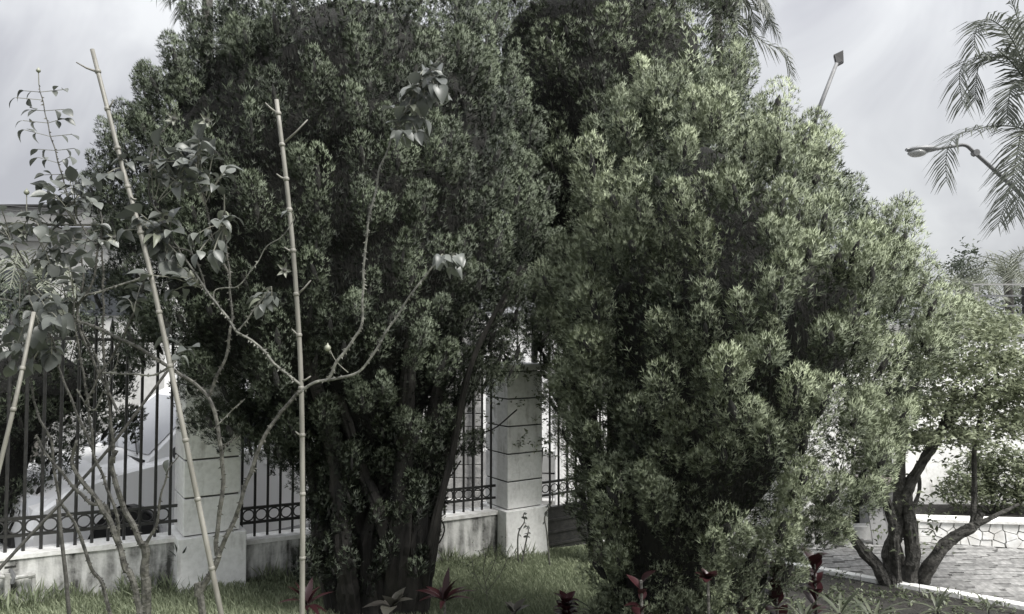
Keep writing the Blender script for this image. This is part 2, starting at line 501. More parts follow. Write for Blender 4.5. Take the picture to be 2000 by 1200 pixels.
def crown_points(prof, Y0, spacing, depth=1.0, seed=0, lump=0.16, gap=-0.45, scale=1.0, nseed=None):
    """points spread over the crown's surface of revolution, with outward normals"""
    z, c, r = prof
    g = np.random.default_rng(seed)
    zz = np.linspace(z[0], z[-1], 400)
    rr = np.interp(zz, z, r) * scale
    cdf = np.cumsum(rr + 0.15); cdf /= cdf[-1]
    want = int(np.sum(2 * np.pi * rr) * (zz[1] - zz[0]) * 1.1 / (spacing ** 2 * 0.72))
    cells = {}
    def near(p):
        k = tuple(int(math.floor(v / spacing)) for v in p)
        for i in (-1, 0, 1):
            for j in (-1, 0, 1):
                for l in (-1, 0, 1):
                    for q in cells.get((k[0] + i, k[1] + j, k[2] + l), ()):
                        if (q[0] - p[0]) ** 2 + (q[1] - p[1]) ** 2 + (q[2] - p[2]) ** 2 < spacing ** 2 * 0.62: return True
        cells.setdefault(k, []).append(p)
        return False
    P, NV = [], []
    ns = seed if nseed is None else nseed
    off = Vector((ns * 3.7, ns * 1.3, ns * 2.1))
    for _ in range(want * 8):
        if len(P) >= want: break
        zv = float(np.interp(g.random(), cdf, zz)); th = g.random() * 2 * math.pi
        rv = float(np.interp(zv, z, r)) * scale; cx = float(np.interp(zv, z, c))
        nx, ny = math.cos(th), math.sin(th)
        d = Vector((nx, ny, zv * 0.75)) * 1.9 + off
        l1 = mnoise.noise(d); l2 = mnoise.noise(d * 2.6 + Vector((9, 0, 0)))
        k = 1 + lump * min(0.40, 0.6 * l1 + 0.9 * l2)
        if l2 < gap and g.random() < 0.8: continue
        p = (cx + nx * rv * k, Y0 + ny * rv * k * depth, zv)
        if near(p): continue
        e = 0.08
        sl = (float(np.interp(zv + e, z, r)) - float(np.interp(zv - e, z, r))) / (2 * e)
        P.append(p); NV.append(tuple(Vector((nx, ny * depth, -sl)).normalized()))
    return np.array(P), np.array(NV)

def cypress(root, prof, Y0, lobe, material, K, seed, depth=1.0, size=1.0, leafw=0.0036, needle=0.05, lump=0.16, gap=-0.45, per=3, bright=0.5, slim=1.0, lean=0.50, taper=0.5):
    """crown = lobes (branch ends) on the envelope, each a heap of domed plumes; coarser rear foliage and inner foliage tinted for shade behind"""
    P, NV = crown_points(prof, Y0, lobe, depth, seed, lump, gap)
    n = len(P)
    P = P + NV * np.clip(rng.normal(-0.02, 0.10 * size, (n, 1)), -0.24, 0.06)
    ltint = rng.normal(0, 0.13, n)
    toc = nrm(np.array([[0, 0, CAM.z]]) - P)
    front = np.sum(toc * NV, 1) > -0.42
    up = np.array([[0, 0, 1.0]])
    parts = []
    for sel, kk, lw, nd, co_ in ((front, K, leafw, needle, True), (~front, K // 6, leafw * 2.2, needle * 1.4, False)):
        p = np.repeat(P[sel], per, 0); nv = np.repeat(NV[sel], per, 0); lt = np.repeat(ltint[sel], per)
        m = len(p)
        if m == 0: continue
        ax = nrm(up * 0.95 + nv * lean + rng.normal(0, 0.10, (m, 3)))
        U = nrm(np.cross(ax, nv + 1e-3)); 
        u = rng.uniform(-1, 1, (m, 1)) * lobe * 0.52; low = rng.random((m, 1)) ** 1.2 * lobe * 1.0
        p = p + U * u + nv * (0.02 + 0.05 * rng.random((m, 1)) + low * 0.10) - up * low + rng.normal(0, 0.02, (m, 3))
        p -= nv * np.abs(u) * 0.45
        Lp = 0.26 * size * (0.6 + 0.8 * rng.random(m)) / slim ** 0.6; Rp = 0.112 * slim * size * (0.65 + 0.7 * rng.random(m))
        ax = nrm(ax + U * u * 1.1)
        parts.append(plumes(p - ax * 0.10 * size, ax, Lp, Rp, kk, bright + lt + rng.normal(0, 0.14, m), lw, nd, core=co_, open_=0.45 + 0.55 * slim ** 1.5))
    z, c, r = prof
    r2 = np.maximum(0.02, r - 0.22 * size)
    zt_ = z[-1] - 0.25 * size
    zi = np.linspace(z[0], zt_, 40)
    cap = np.sqrt(np.clip((zt_ - zi) / 0.5, 0, 1))
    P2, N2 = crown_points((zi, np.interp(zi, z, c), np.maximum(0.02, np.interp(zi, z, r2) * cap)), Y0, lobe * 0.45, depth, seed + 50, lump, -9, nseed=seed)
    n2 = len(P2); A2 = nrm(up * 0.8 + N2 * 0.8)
    parts.append(plumes(P2, A2, np.full(n2, 0.17), np.full(n2, 0.12), 40, 0.12 + rng.normal(0, 0.08, n2), 0.0030, 0.050, core=False))  # inner foliage tinted darker, shade between the plumes put into the colour
    # hull for the twiggy heart, the shade of crown gaps put into near-black colour
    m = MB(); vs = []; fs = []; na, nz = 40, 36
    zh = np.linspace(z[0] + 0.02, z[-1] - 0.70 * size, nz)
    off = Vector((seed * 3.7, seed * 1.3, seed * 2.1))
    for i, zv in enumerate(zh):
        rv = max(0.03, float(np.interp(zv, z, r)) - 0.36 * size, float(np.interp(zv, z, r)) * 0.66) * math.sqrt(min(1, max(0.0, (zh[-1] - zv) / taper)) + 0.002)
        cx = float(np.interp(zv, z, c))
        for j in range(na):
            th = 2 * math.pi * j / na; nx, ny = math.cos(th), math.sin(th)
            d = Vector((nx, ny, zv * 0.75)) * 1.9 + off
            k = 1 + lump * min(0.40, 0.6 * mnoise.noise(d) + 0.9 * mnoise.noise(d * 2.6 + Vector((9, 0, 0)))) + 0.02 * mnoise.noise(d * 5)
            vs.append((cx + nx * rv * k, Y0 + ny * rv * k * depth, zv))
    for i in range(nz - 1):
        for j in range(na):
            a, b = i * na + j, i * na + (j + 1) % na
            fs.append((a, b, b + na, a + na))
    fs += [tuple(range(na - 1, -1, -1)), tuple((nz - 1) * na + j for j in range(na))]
    m.add(vs, fs).build('inner_shade_hull', INNER_SHADE, root, smooth=True)
    V = np.concatenate([q[0] for q in parts]); T = np.concatenate([q[1] for q in parts]); NQ = np.concatenate([q[2] for q in parts])
    o = quads_object('crown', V, material, root, T, 'stuff', normals=NQ, second=INNER_SHADE)
    return o, n, V.shape[0] * 2

def leaves(P, Dm, size, tintv, wid=0.42, fold=0.18):
    """single folded leaves: kite quads at P, pointing Dm"""
    N = len(P)
    D = nrm(Dm); S = nrm(np.cross(D, rng.normal(size=(N, 3)) * 0.5 + np.array([[0, 0, 1.0]])))
    NR = np.cross(S, D)
    s = size[:, None]
    return np.stack([P, P + D * s * 0.5 + S * s * wid * 0.5 + NR * s * fold, P + D * s - NR * s * 0.12, P + D * s * 0.5 - S * s * wid * 0.5 + NR * s * fold], 1), tintv

def whorls(C, n_leaf, size, spread, tint_c, up=0.5, wid=0.42):
    """clusters of leaves radiating from shoot tips C"""
    n = len(C)
    P = np.repeat(C, n_leaf, 0) + rng.normal(0, spread, (n * n_leaf, 3))
    D = rng.normal(size=(n * n_leaf, 3)); D[:, 2] = np.abs(D[:, 2]) * up + 0.15 * rng.normal(size=n * n_leaf)
    sz = size * (0.7 + 0.6 * rng.random(n * n_leaf))
    return leaves(P, D, sz, np.repeat(tint_c, n_leaf) + rng.normal(0, 0.12, n * n_leaf), wid)

# ---------------------------------------------------------------- fence line in plan
FD = Vector((0.836, 0.548, 0)).normalized()          # along the fence, to the right and away
FN = Vector((FD.y, -FD.x, 0))                        # towards the garden
P1 = Vector(((410 - 1000) / F * 6.3, 6.3, 0))
def fence_s(px, off=0.0):
    k = (px - 1000) / F
    b = P1 - FN * off
    # b.x + s*FD.x = k*(b.y + s*FD.y)   (x over world depth; pitch effect on k is below 0.2 %)
    return (k * b.y - b.x) / (FD.x - k * FD.y)
def fence_xy(s, off=0.0):
    return P1 + FD * s - FN * off
def fence_pt(px, py, off=0.0):
    s = fence_s(px, off)
    p = fence_xy(s, off)
    return s, at(px, py, p.y).z
def lin(a, b):
    return lambda s: a[1] + (b[1] - a[1]) * (s - a[0]) / (b[0] - a[0])

# ---------------------------------------------------------------- ground, lawn, beds, driveway
def sheet(name, pts_grid, material):
    m = MB(); nx = len(pts_grid[0]); ny = len(pts_grid)
    vs = [p for row in pts_grid for p in row]
    fs = [(j * nx + i, j * nx + i + 1, (j + 1) * nx + i + 1, (j + 1) * nx + i) for j in range(ny - 1) for i in range(nx - 1)]
    m.add(vs, fs)
    o = m.build(name, material, smooth=True)
    return tag(o, kind='structure')

xs = [-900, -300, -100, -40, -20, -9, -6, -3, 0, 3, 6, 9, 12, 20, 40, 100, 300, 900]
ys = [-60, -20, -4, 0, 3, 6, 9, 12, 14, 20, 40, 100, 300, 900]
sheet('street', [[(x, y, gz(x, y) - 0.34) for x in xs] for y in ys], ASPH)
# lawn: from behind the camera up to the fence wall
rows = []
for j in range(25):
    row = []
    for i in range(41):
        s = -5.0 + 15.0 * i / 40
        q = fence_xy(s, 0.02)
        d = 14.0 * (j / 24) ** 1.6
        p = q + FN * d
        row.append((p.x, p.y, gz(p.x, p.y) + 0.02 * mnoise.noise(Vector((p.x * 1.3, p.y * 1.3, 0)))))
    rows.append(row)
sheet('lawn', rows[::-1], LAWN)

kerb_px = [(1440, 1099), (1480, 1105), (1600, 1123), (1740, 1149), (1850, 1169), (2000, 1196), (2130, 1222), (2300, 1262)]
kerb_line = smooth_path([on_ground(x, y) for x, y in kerb_px], 6)

def strip(name, near, far, z, material):
    m = MB()
    vs = [Vector((p.x, p.y, gz(p.x, p.y) + z)) for p in near] + [Vector((p.x, p.y, gz(p.x, p.y) + z)) for p in far]
    n = len(near)
    m.add(vs, [(i, i + 1, n + i + 1, n + i) for i in range(n - 1)])
    return tag(m.build(name, material), kind='structure')
def resample(path, n):
    d = [0]
    for a, b in zip(path, path[1:]): d.append(d[-1] + (b - a).length)
    out = []
    for k in range(n):
        t = d[-1] * k / (n - 1)
        i = 0
        while i < len(d) - 2 and d[i + 1] < t: i += 1
        u = (t - d[i]) / max(1e-9, d[i + 1] - d[i])
        out.append(path[i].lerp(path[i + 1], u))
    return out
N = 24
ks = resample(kerb_line, N)
far_drive = resample([Vector((3.05, 10.9, 0)), Vector((6, 10.9, 0)), Vector((13, 10.9, 0))], N)
drive = strip('driveway', ks, far_drive, 0.012, JOINT)
bed_near = resample([Vector((1.0, 4.1, 0)), Vector((3.0, 3.7, 0)), Vector((6.2, 3.2, 0))], N)
strip('garden_bed', bed_near, [p for p in ks], 0.030, SOIL)
# second bed strip under the plants at the bottom edge
bl = [Vector((x, 5.35 + 0.12 * math.sin(x * 2.1), 0)) for x in np.linspace(-1.6, 1.9, N)]
bl0 = [Vector((x, 3.6, 0)) for x in np.linspace(-1.6, 1.9, N)]
strip('flower_bed', bl0, bl, 0.024, SOIL)

# pavers: long thin setts in rows
def kerb_y(x):
    for a, b in zip(ks, ks[1:]):
        if min(a.x, b.x) <= x <= max(a.x, b.x):
            return a.y + (b.y - a.y) * (x - a.x) / (b.x - a.x + 1e-9)
    return ks[0].y if x < ks[0].x else ks[-1].y
sets = []
y = 5.4
while y < 10.0:
    x = 2.3 + rng.random() * 0.3
    while x < 8.4:
        w = 0.26 + 0.20 * rng.random()
        if y > kerb_y(x) + 0.12 and y > kerb_y(x + w) + 0.12 and y < 9.75 and (x / y) < 0.80:
            sets.append((x + w / 2, y, w - 0.014))
        x += w
    y += 0.118
sets.sort(key=lambda q: q[1])
pv = []
for k in range(6):
    m = MB()
    m.box((0, 0, 0), 1, 0.102, 0.05)
    me = m.data('paver', PAVE)
    for v in me.vertices:
        v.co.z += 0.005 * random.uniform(-1, 1) if v.co.z > 0 else 0
        v.co.y += random.uniform(-.006, .006)
        v.co.x += random.uniform(-.012, .012)
    pv.append(me)
vis = sorted(sets, key=lambda q: q[1])[:290]
for i, (x, yy, w) in enumerate(vis):
    link('paver', pv[i % 6], drive, (x, yy, gz(x, yy) + 0.012 + random.uniform(-.003, .006)), scale=(w, 1, 1))
m = MB()
for (x, yy, w) in sets[290:]:
    m.box((x, yy, gz(x, yy) + 0.012 + random.uniform(-.003, .006)), w, 0.102, 0.05)
if m.v: tag(m.build('pavers_beyond', PAVE, drive), kind='stuff')

# painted kerb stones
kerb = tag(bpy.data.objects.new('kerb', None), kind='structure'); col.objects.link(kerb)
kk = resample(kerb_line, 22)
kerb.location = kk[0]
for a, b in zip(kk, kk[1:]):
    d = (b - a); L = d.length; d.normalize(); nn = Vector((-d.y, d.x, 0)).normalized()
    c = (a + b) / 2
    m = MB().box((c.x, c.y, gz(c.x, c.y) + 0.03 + random.uniform(-.006, .006)), L - 0.005, 0.10, 0.10, d, nn, Vector((0, 0, 1)))
    m.build('kerb_stone', KERB, kerb, bevel=0.008)

# grass blades
def grass(name, region, n, h, seed, label_kind='stuff'):
    g = np.random.default_rng(seed)
    pts = []
    while len(pts) < n:
        s = g.uniform(-2.6, 4.6); d = g.uniform(0.13, 3.4)
        p = fence_xy(s, -d)
        if region(p.x, p.y): pts.append((p.x, p.y, gz(p.x, p.y) + 0.02 * mnoise.noise(Vector((p.x * 1.3, p.y * 1.3, 0)))))
    P = np.array(pts)
    cl = np.array([mnoise.noise(Vector((p[0] * 2.3, p[1] * 2.3, 3))) for p in pts])
    hh = h * (0.55 + 0.9 * g.random(n)) * (1 + 0.5 * cl)
    az = g.random(n) * 2 * np.pi
    lean = np.stack([np.cos(az), np.sin(az), np.zeros(n)], 1) * (hh * g.uniform(0.1, 0.75, n))[:, None]
    W = np.stack([np.cos(az + 1.57), np.sin(az + 1.57), np.zeros(n)], 1) * 0.0042
    up = np.zeros((n, 3)); up[:, 2] = hh
    mid = P + lean * 0.35 + up * 0.6
    V = np.stack([P - W, P + W, mid + W * 0.8 + (lean * 0.2), P + lean + up], 1)
    V2 = np.stack([P - W, mid + W * 0.8 + lean * 0.2, P + lean + up, mid - W * 0.8], 1)
    T = 0.42 + 0.5 * cl + g.normal(0, 0.2, n)
    o = quads_object(name, np.concatenate([V2]), GRASS, None, T, 'stuff')
    return o
go = grass('grass', lambda x, y: (y > 4.9 and x < 2.4 and not (x > 1.9 and y < 6.0)), 70000, 0.048, 5)
tag(go, 'short green lawn grass between the cypress trees and the fence wall', 'grass')
# taller tufts at the foot of the wall
g2 = np.random.default_rng(11)
tp = []
for _ in range(2600):
    s = g2.uniform(-2.2, 3.3); d = 0.12 + abs(g2.normal(0, 0.09))
    p = fence_xy(s, -d)
    if mnoise.noise(Vector((s * 2.2, 0, 7))) > -0.05: tp.append((p.x, p.y, gz(p.x, p.y)))
P = np.array(tp); n = len(P)
D = np.stack([g2.normal(0, 0.4, n), g2.normal(0, 0.4, n), np.ones(n)], 1)
V, T = leaves(P, D, g2.uniform(0.07, 0.20, n), g2.normal(0.3, 0.2, n), wid=0.07, fold=0.02)
tag(quads_object('tall_grass', V, GRASS, None, T, 'stuff'), 'taller grass tufts along the foot of the low wall', 'grass')

# ---------------------------------------------------------------- low wall, pillars, fence panels
bandL = lin(fence_pt(58, 1012), fence_pt(346, 988)); wallL = lin(fence_pt(30, 1078), fence_pt(350, 1044))
bandR = lin(fence_pt(468, 995), fence_pt(962, 949)); wallR = lin(fence_pt(480, 1051), fence_pt(958, 995))
s_p1, s_p2 = 0.0, fence_s(1003)
PW = 0.44
def wall_seg(sa, sb, topf, label):
    root = empty('garden_wall', (*fence_xy((sa + sb) / 2).xy, gz(*fence_xy((sa + sb) / 2).xy) - 0.3), label, 'wall', 'low garden wall between the fence pillars')
    n = 10
    m = MB(); c = MB()
    ring = []; cring = []
    for i in range(n + 1):
        s = sa + (sb - sa) * i / n
        q = fence_xy(s); zt = topf(s) - 0.035
        zb = gz(q.x, q.y) - 0.40
        hw = 0.10 + 0.004 * random.uniform(-1, 1)
        ring.append([q + FN * hw + Vector((0, 0, zb)), q - FN * hw + Vector((0, 0, zb)), q - FN * hw + Vector((0, 0, zt)), q + FN * hw + Vector((0, 0, zt))])
        zc = zt + 0.035 + random.uniform(-.006, .006); hc = 0.118 + random.uniform(-.006, .006)
        cring.append([q + FN * hc + Vector((0, 0, zt + 0.001)), q - FN * hc + Vector((0, 0, zt + 0.001)), q - FN * hc + Vector((0, 0, zc)), q + FN * hc + Vector((0, 0, zc))])
    for mb, rg in ((m, ring), (c, cring)):
        vs = [v for r in rg for v in r]; fs = []
        for i in range(n):
            for k in range(4):
                a = i * 4 + k; b = i * 4 + (k + 1) % 4
                fs.append((a, b, b + 4, a + 4))
        fs += [(3, 2, 1, 0), tuple(n * 4 + k for k in range(4))]
        mb.add(vs, fs)
    m.build('wall_face', PLASTER, root); c.build('coping', CAPM, root)
    return root
wall_seg(-2.9, s_p1 - PW / 2 - 0.02, wallL, 'low mildew-stained white wall in front of the white car, left of the pillar')
wall_seg(s_p1 + PW / 2 + 0.02, s_p2 - PW / 2 - 0.02, wallR, 'low mildew-stained white wall running behind the cypress trunk, between the two pillars')

def pillar(s, basez, course, n, label, basew=0.53, w=PW):
    q = fence_xy(s)
    gzz = gz(q.x, q.y)
    root = empty('fence_pillar', (q.x, q.y, gzz - 0.35), label, 'pillar', 'white fence pillars')
    up = Vector((0, 0, 1))
    MB().box((q.x, q.y, (gzz - 0.35 + basez) / 2), basew, basew, basez - gzz + 0.35, FD, FN, up).build('base', PILLAR, root, bevel=0.008)
    for k in range(n):
        z0 = basez + k * course + 0.002
        MB().box((q.x, q.y, z0 + course / 2), w, w, course - 0.014, FD, FN, up).build('block', PILLAR, root, bevel=0.007)
    MB().box((q.x, q.y, basez + n * course / 2), w - 0.03, w - 0.03, n * course, FD, FN, up).build('core', MORTAR, root)
    zc = basez + n * course
    MB().box((q.x, q.y, zc + 0.045), w + 0.10, w + 0.10, 0.07, FD, FN, up).build('cap', PILLAR, root, bevel=0.012)
    return root
pf = fence_xy(0).y - 0.2
pillar(0.0, at(410, 1044, pf).z, 0.305, 5, 'white fence pillar beside the white car, with thin canes in front of it')
q2 = fence_xy(s_p2)
pillar(s_p2, at(1003, 993, q2.y - 0.2).z, 0.285, 5, 'white fence pillar beside the black gate, behind the lawn gap between the cypresses')

# shared pieces of the iron fence
def ring_mesh(r, t):
    m = MB(); n1, n2 = 14, 5
    vs = []; fs = []
    for i in range(n1):
        a = 2 * math.pi * i / n1
        for j in range(n2):
            b = 2 * math.pi * j / n2
            vs.append(((r + t * math.cos(b)) * math.cos(a), t * math.sin(b), (r + t * math.cos(b)) * math.sin(a)))
    for i in range(n1):
        for j in range(n2):
            fs.append((i * n2 + j, ((i + 1) % n1) * n2 + j, ((i + 1) % n1) * n2 + (j + 1) % n2, i * n2 + (j + 1) % n2))
    return m.add(vs, fs).data('ring', IRON, smooth=True)
RING = ring_mesh(0.047, 0.0065)
def bar_mesh(h, r=0.0125):
    m = MB()
    m.tube([(0, 0, 0), (0, 0, h)], r, 6)
    m.tube([(0, 0, h + 0.001), (0, 0, h + 0.03), (0, 0, h + 0.12)], [0.017, 0.020, 0.002], 6)
    return m.data('bar', IRON)
QF = FD.to_track_quat('X', 'Z')
def fence_panel(sa, sb, band, wall, bars, toph, label):
    mid = (sa + sb) / 2
    root = empty('iron_fence_panel', (*fence_xy(mid).xy, wall(mid)), label, 'fence', 'black iron fence panels on the low wall')
    bh = 0.125
    for f, nm in ((lambda s: band(s), 'rail'), (lambda s: band(s) - bh, 'rail'), (lambda s: band(s) + toph, 'rail')):
        a, b = fence_xy(sa), fence_xy(sb)
        a.z, b.z = f(sa), f(sb)
        d = (b - a).normalized()
        MB().box((a + b) / 2, (b - a).length, 0.016, 0.024, d, FN, d.cross(FN).normalized() * -1).build(nm, IRON, root)
    n = max(2, int(round((sb - sa) / bars)))
    sp = (sb - sa) / n
    hb = toph + bh + 0.12
    bm = bar_mesh(hb + 0.06)
    for i in range(n):
        s = sa + sp * (i + 0.5)
        q = fence_xy(s)
        link('bar', bm, root, (q.x, q.y, band(s) - bh - 0.12))
        # foot down to the wall
    for i in range(n - 1):
        s = sa + sp * (i + 1)
        q = fence_xy(s)
        link('ring', RING, root, (q.x, q.y, band(s) - bh / 2), QF)
    return root
th = at(150, 662, fence_xy(fence_s(150)).y).z - bandL(fence_s(150))
fence_panel(-2.35, s_p1 - PW / 2 - 0.01, bandL, wallL, 0.112, th, 'black iron bars and rings in front of the white car bonnet')
fence_panel(s_p1 + PW / 2 + 0.01, s_p2 - PW / 2 - 0.01, bandR, wallR, 0.112, th, 'black iron bars and rings between the two white pillars, behind the cypress trunk')

# gate right of the second pillar
sa, sb = s_p2 + 0.30, s_p2 + 1.75
groot = empty('iron_gate', (*fence_xy((sa + sb) / 2).xy, gz(*fence_xy((sa + sb) / 2).xy)), 'black iron gate with solid ribbed lower panel beside the white pillar', 'gate')
def gate_z(py): return at(1075, py, fence_xy(fence_s(1075)).y).z
zt, z1, z2, z0 = gate_z(660), gate_z(943), gate_z(966), gate_z(1076)
zp = gate_z(990)
def gbox(s0, s1, za, zb, th_, name, off=0.0):
    c = (fence_xy(s0, off) + fence_xy(s1, off)) / 2
    return MB().box((c.x, c.y, (za + zb) / 2), s1 - s0, th_, zb - za, FD, FN, Vector((0, 0, 1))).build(name, IRON, groot)
gbox(sa, sb, z0 + 0.01, zp, 0.02, 'lower_panel')
for k in range(4):
    zz = z0 + 0.06 + k * (zp - z0 - 0.08) / 3
    gbox(sa, sb, zz, zz + 0.022, 0.05, 'rib')
gbox(sa, sb, z1, z1 + 0.024, 0.03, 'rail'); gbox(sa, sb, z2 - 0.01, z2 + 0.012, 0.03, 'rail'); gbox(sa, sb, zt, zt + 0.024, 0.03, 'rail')
gbox(sa - 0.05, sa, z0 - 0.2, zt + 0.05, 0.05, 'post'); gbox(sb, sb + 0.05, z0 - 0.2, zt + 0.05, 0.05, 'post')
bmg = bar_mesh(zt - zp)
n = 12
for i in range(n):
    s = sa + (sb - sa) * (i + 0.5) / n
    q = fence_xy(s); link('bar', bmg, groot, (q.x, q.y, zp))
    if i < n - 1:
        q = fence_xy(s + (sb - sa) / n / 2); link('ring', RING, groot, (q.x, q.y, (z1 + z2) / 2 + 0.005), QF, (1, 1, 0.9))

# ---------------------------------------------------------------- white car behind the fence
def build_car():
    off = 1.0
    cs = fence_s(238, off); c0 = fence_xy(cs, off)       # near-side front wheel
    zw = at(238, 1068, c0.y).z
    R_ = 0.31
    ca, sa_ = math.cos(math.radians(47)), math.sin(math.radians(47))
    d = Vector((-ca, -sa_, 0)); lft = Vector((sa_, -ca, 0))  # nose to the left, its left flank towards us
    def T(x, y, z):                                       # local: x forward of front axle, y out to the near side from it
        return Vector((c0.x, c0.y, 0)) + d * x + lft * (y - 0.0) + Vector((0, 0, zw - R_ + (z if z < 0.45 else 0.45 + (z - 0.45) * 1.22)))
    root = empty('parked_car', T(-1.2, -0.8, 0), 'white car parked in the street behind the iron fence', 'car')
    W2 = 1.66
    def arch(cx, n=9):
        return [(cx + 0.36 * math.cos(a), 0.30 + 0.36 * math.sin(a)) for a in [math.pi * (1 - k / (n - 1)) for k in range(n)]]
    side = [(-3.25, 0.30), (-3.30, 0.55), (-3.22, 0.92), (-2.9, 0.99), (-1.5, 0.985), (-0.45, 0.965), (0.10, 0.90), (0.45, 0.82), (0.68, 0.70), (0.75, 0.52), (0.72, 0.26)]
    under = [(0.36, 0.20)] + [(0.36 * math.cos(a), 0.30 + 0.37 * math.sin(a)) for a in np.linspace(0, math.pi, 10)] + [(-0.36, 0.20)]
    under += [(-2.24, 0.20)] + [(-2.6 + 0.36 * math.cos(a), 0.30 + 0.37 * math.sin(a)) for a in np.linspace(0, math.pi, 10)] + [(-2.96, 0.20)]
    poly = side + under
    b = MB()
    # body as slices across the width so that the flanks and bonnet round off
    secs = [(0.06, 0.93, 0.0), (0.03, 0.975, 0.0), (-0.04, 1.0, 0.0), (-0.30, 1.0, 0.02), (-W2 / 2, 1.0, 0.035), (-W2 + 0.30, 1.0, 0.02), (-W2 + 0.04, 1.0, 0), (-W2 - 0.03, 0.975, 0), (-W2 - 0.06, 0.93, 0)]
    n = len(poly); vs = []; fs = []
    for (yy, k, cr) in secs:
        for (x, z) in poly:
            zz = 0.55 + (z - 0.55) * (k if z > 0.55 else 1)
            if z > 0.6: zz += cr
            xx = -1.3 + (x + 1.3) * (1 - (1 - k) * 0.35)
            vs.append(T(xx, yy + 0.06, zz))
    for j in range(len(secs) - 1):
        for i in range(n):
            a = j * n + i; bb = j * n + (i + 1) % n
            fs.append((a, bb, bb + n, a + n))
    fs.append(tuple(range(n - 1, -1, -1))); fs.append(tuple((len(secs) - 1) * n + i for i in range(n)))
    b.add(vs, fs).build('body', CARW, root, smooth=False)
    # cabin: roof and pillars
    base = [(-0.22, 0.93), (-2.95, 0.97)]; top = [(-1.15, 1.43), (-2.75, 1.40)]
    yb, yt = 0.04, -0.16
    def cab(x, z, f): return T(x, yb + (yt - yb) * f, z), T(x, -W2 + 0.06 - (yb + (yt - yb) * f), z)
    m = MB()
    a0, a1 = cab(base[0][0], base[0][1], 0); b0, b1 = cab(base[1][0], base[1][1], 0)
    mid = [cab(-0.92, 1.40, 0.95), cab(-1.95, 1.44, 0.95), cab(-2.75, 1.38, 0.95)]
    rr = [cab(-1.00, 1.445, 1.5), cab(-1.95, 1.49, 1.5), cab(-2.70, 1.42, 1.5)]
    vs = [a0, a1, b0, b1] + [p for q in mid for p in q] + [p for q in rr for p in q]
    fs = [(0, 4, 6), (0, 6, 8, 2), (1, 7, 5), (1, 3, 9, 7), (0, 1, 5, 4), (2, 8, 9, 3),
          (4, 10, 12, 6), (6, 12, 14, 8), (5, 7, 13, 11), (7, 9, 15, 13), (10, 11, 13, 12), (12, 13, 15, 14), (4, 5, 11, 10), (8, 14, 15, 9)]
    m.add(vs, fs).build('cabin', CARW, root)
    def pane(name, pts, outv, material=GLASSD):
        o = [p + outv * 0.006 for p in pts]
        return MB().prism(o, outv * 0.004).build(name, material, root)
    nside = (lft * 0.92 + Vector((0, 0, 0.38))).normalized()
    def sp(x, z):
        f = (z - 0.95) / 0.45
        return T(x, yb + (yt - yb) * 0.95 * f, z)
    pane('side_window', [sp(-0.50, 0.99), sp(-1.62, 1.00), sp(-1.62, 1.37), sp(-0.97, 1.355)], nside)
    pane('side_window', [sp(-1.70, 1.00), sp(-2.55, 1.01), sp(-2.60, 1.35), sp(-1.70, 1.37)], nside)
    wsn = (d * 0.52 + Vector((0, 0, 0.85))).normalized()
    def wp(f, e):
        a = a0.lerp(mid[0][0], f); bb = a1.lerp(mid[0][1], f); return a.lerp(bb, e)
    pane('windscreen', [wp(0.10, 0.06), wp(0.10, 0.94), wp(0.93, 0.93), wp(0.93, 0.07)], wsn, mat('windscreen_glass', (0.30, 0.31, 0.32), None, 0.05, coat=0.8))  # pale grey base colour paints in the sky's reflection
    for e in (0.16, 0.52):
        MB().tube([wp(0.06, e) + wsn * 0.03, wp(0.30, e + 0.32) + wsn * 0.03], 0.009, 5).build('wiper', BLACKP, root)
    # sunshade edge strip along the top of the windscreen
    MB().tube([wp(0.0, 0.02) + wsn * 0.02, wp(0.0, 0.98) + wsn * 0.02], 0.022, 6).build('cowl', BLACKP, root)
    for x in (0.0, -2.6):
        for yy, sg in ((0.035, 1), (-W2 + 0.025, -1)):
            c = T(x, yy - sg * 0.10, R_)
            w = MB().tube([c - lft * 0.10, c - lft * 0.085, c + lft * 0.085, c + lft * 0.10], [R_ - 0.03, R_, R_, R_ - 0.03], 24).build('wheel', TYRE, root)
            MB().tube([c + lft * sg * 0.09, c + lft * sg * 0.112], [0.215, 0.20], 20).build('rim', RIM, w)
            for k in range(6):
                a = k * math.pi / 3
                MB().box(c + lft * sg * 0.115 + (d * math.cos(a) + Vector((0, 0, 1)) * math.sin(a)) * 0.11, 0.17, 0.012, 0.03,
                         d * math.cos(a) + Vector((0, 0, 1)) * math.sin(a), lft, (Vector((0, 0, 1)) * math.cos(a) - d * math.sin(a))).build('spoke', RIM, w)
        # dark wheel well
        c = T(x, -0.05, R_ + 0.0)
        MB().tube([c - lft * 0.16, c + lft * 0.12], 0.352, 20).build('wheel_well', BLACKP, root)
    # lights, mirror, door gaps, bumper
    MB().add([T(0.50, 0.075, 0.69), T(0.70, -0.02, 0.66), T(0.71, -0.28, 0.68), T(0.58, -0.05, 0.775), T(0.66, -0.26, 0.775)],
             [(0, 1, 3), (1, 2, 4, 3)]).build('headlight', LAMPG, root)
    MB().box(T(0.745, -W2 / 2 + 0.03, 0.46), 0.04, 1.1, 0.13, d, lft, Vector((0, 0, 1))).build('grille', BLACKP, root)
    MB().box(T(0.76, -W2 / 2 + 0.03, 0.33), 0.10, 1.66, 0.10, d, lft, Vector((0, 0, 1))).build('bumper', CARW, root, bevel=0.03)
    MB().box(T(-0.48, 0.18, 1.00), 0.10, 0.16, 0.12, d, lft, Vector((0, 0, 1))).build('mirror', BLACKP, root, bevel=0.03)
    for x in (-0.50, -1.66):
        MB().box(T(x, 0.10, 0.60), 0.008, 0.012, 0.62, d, lft, Vector((0, 0, 1))).build('door_gap', BLACKP, root)
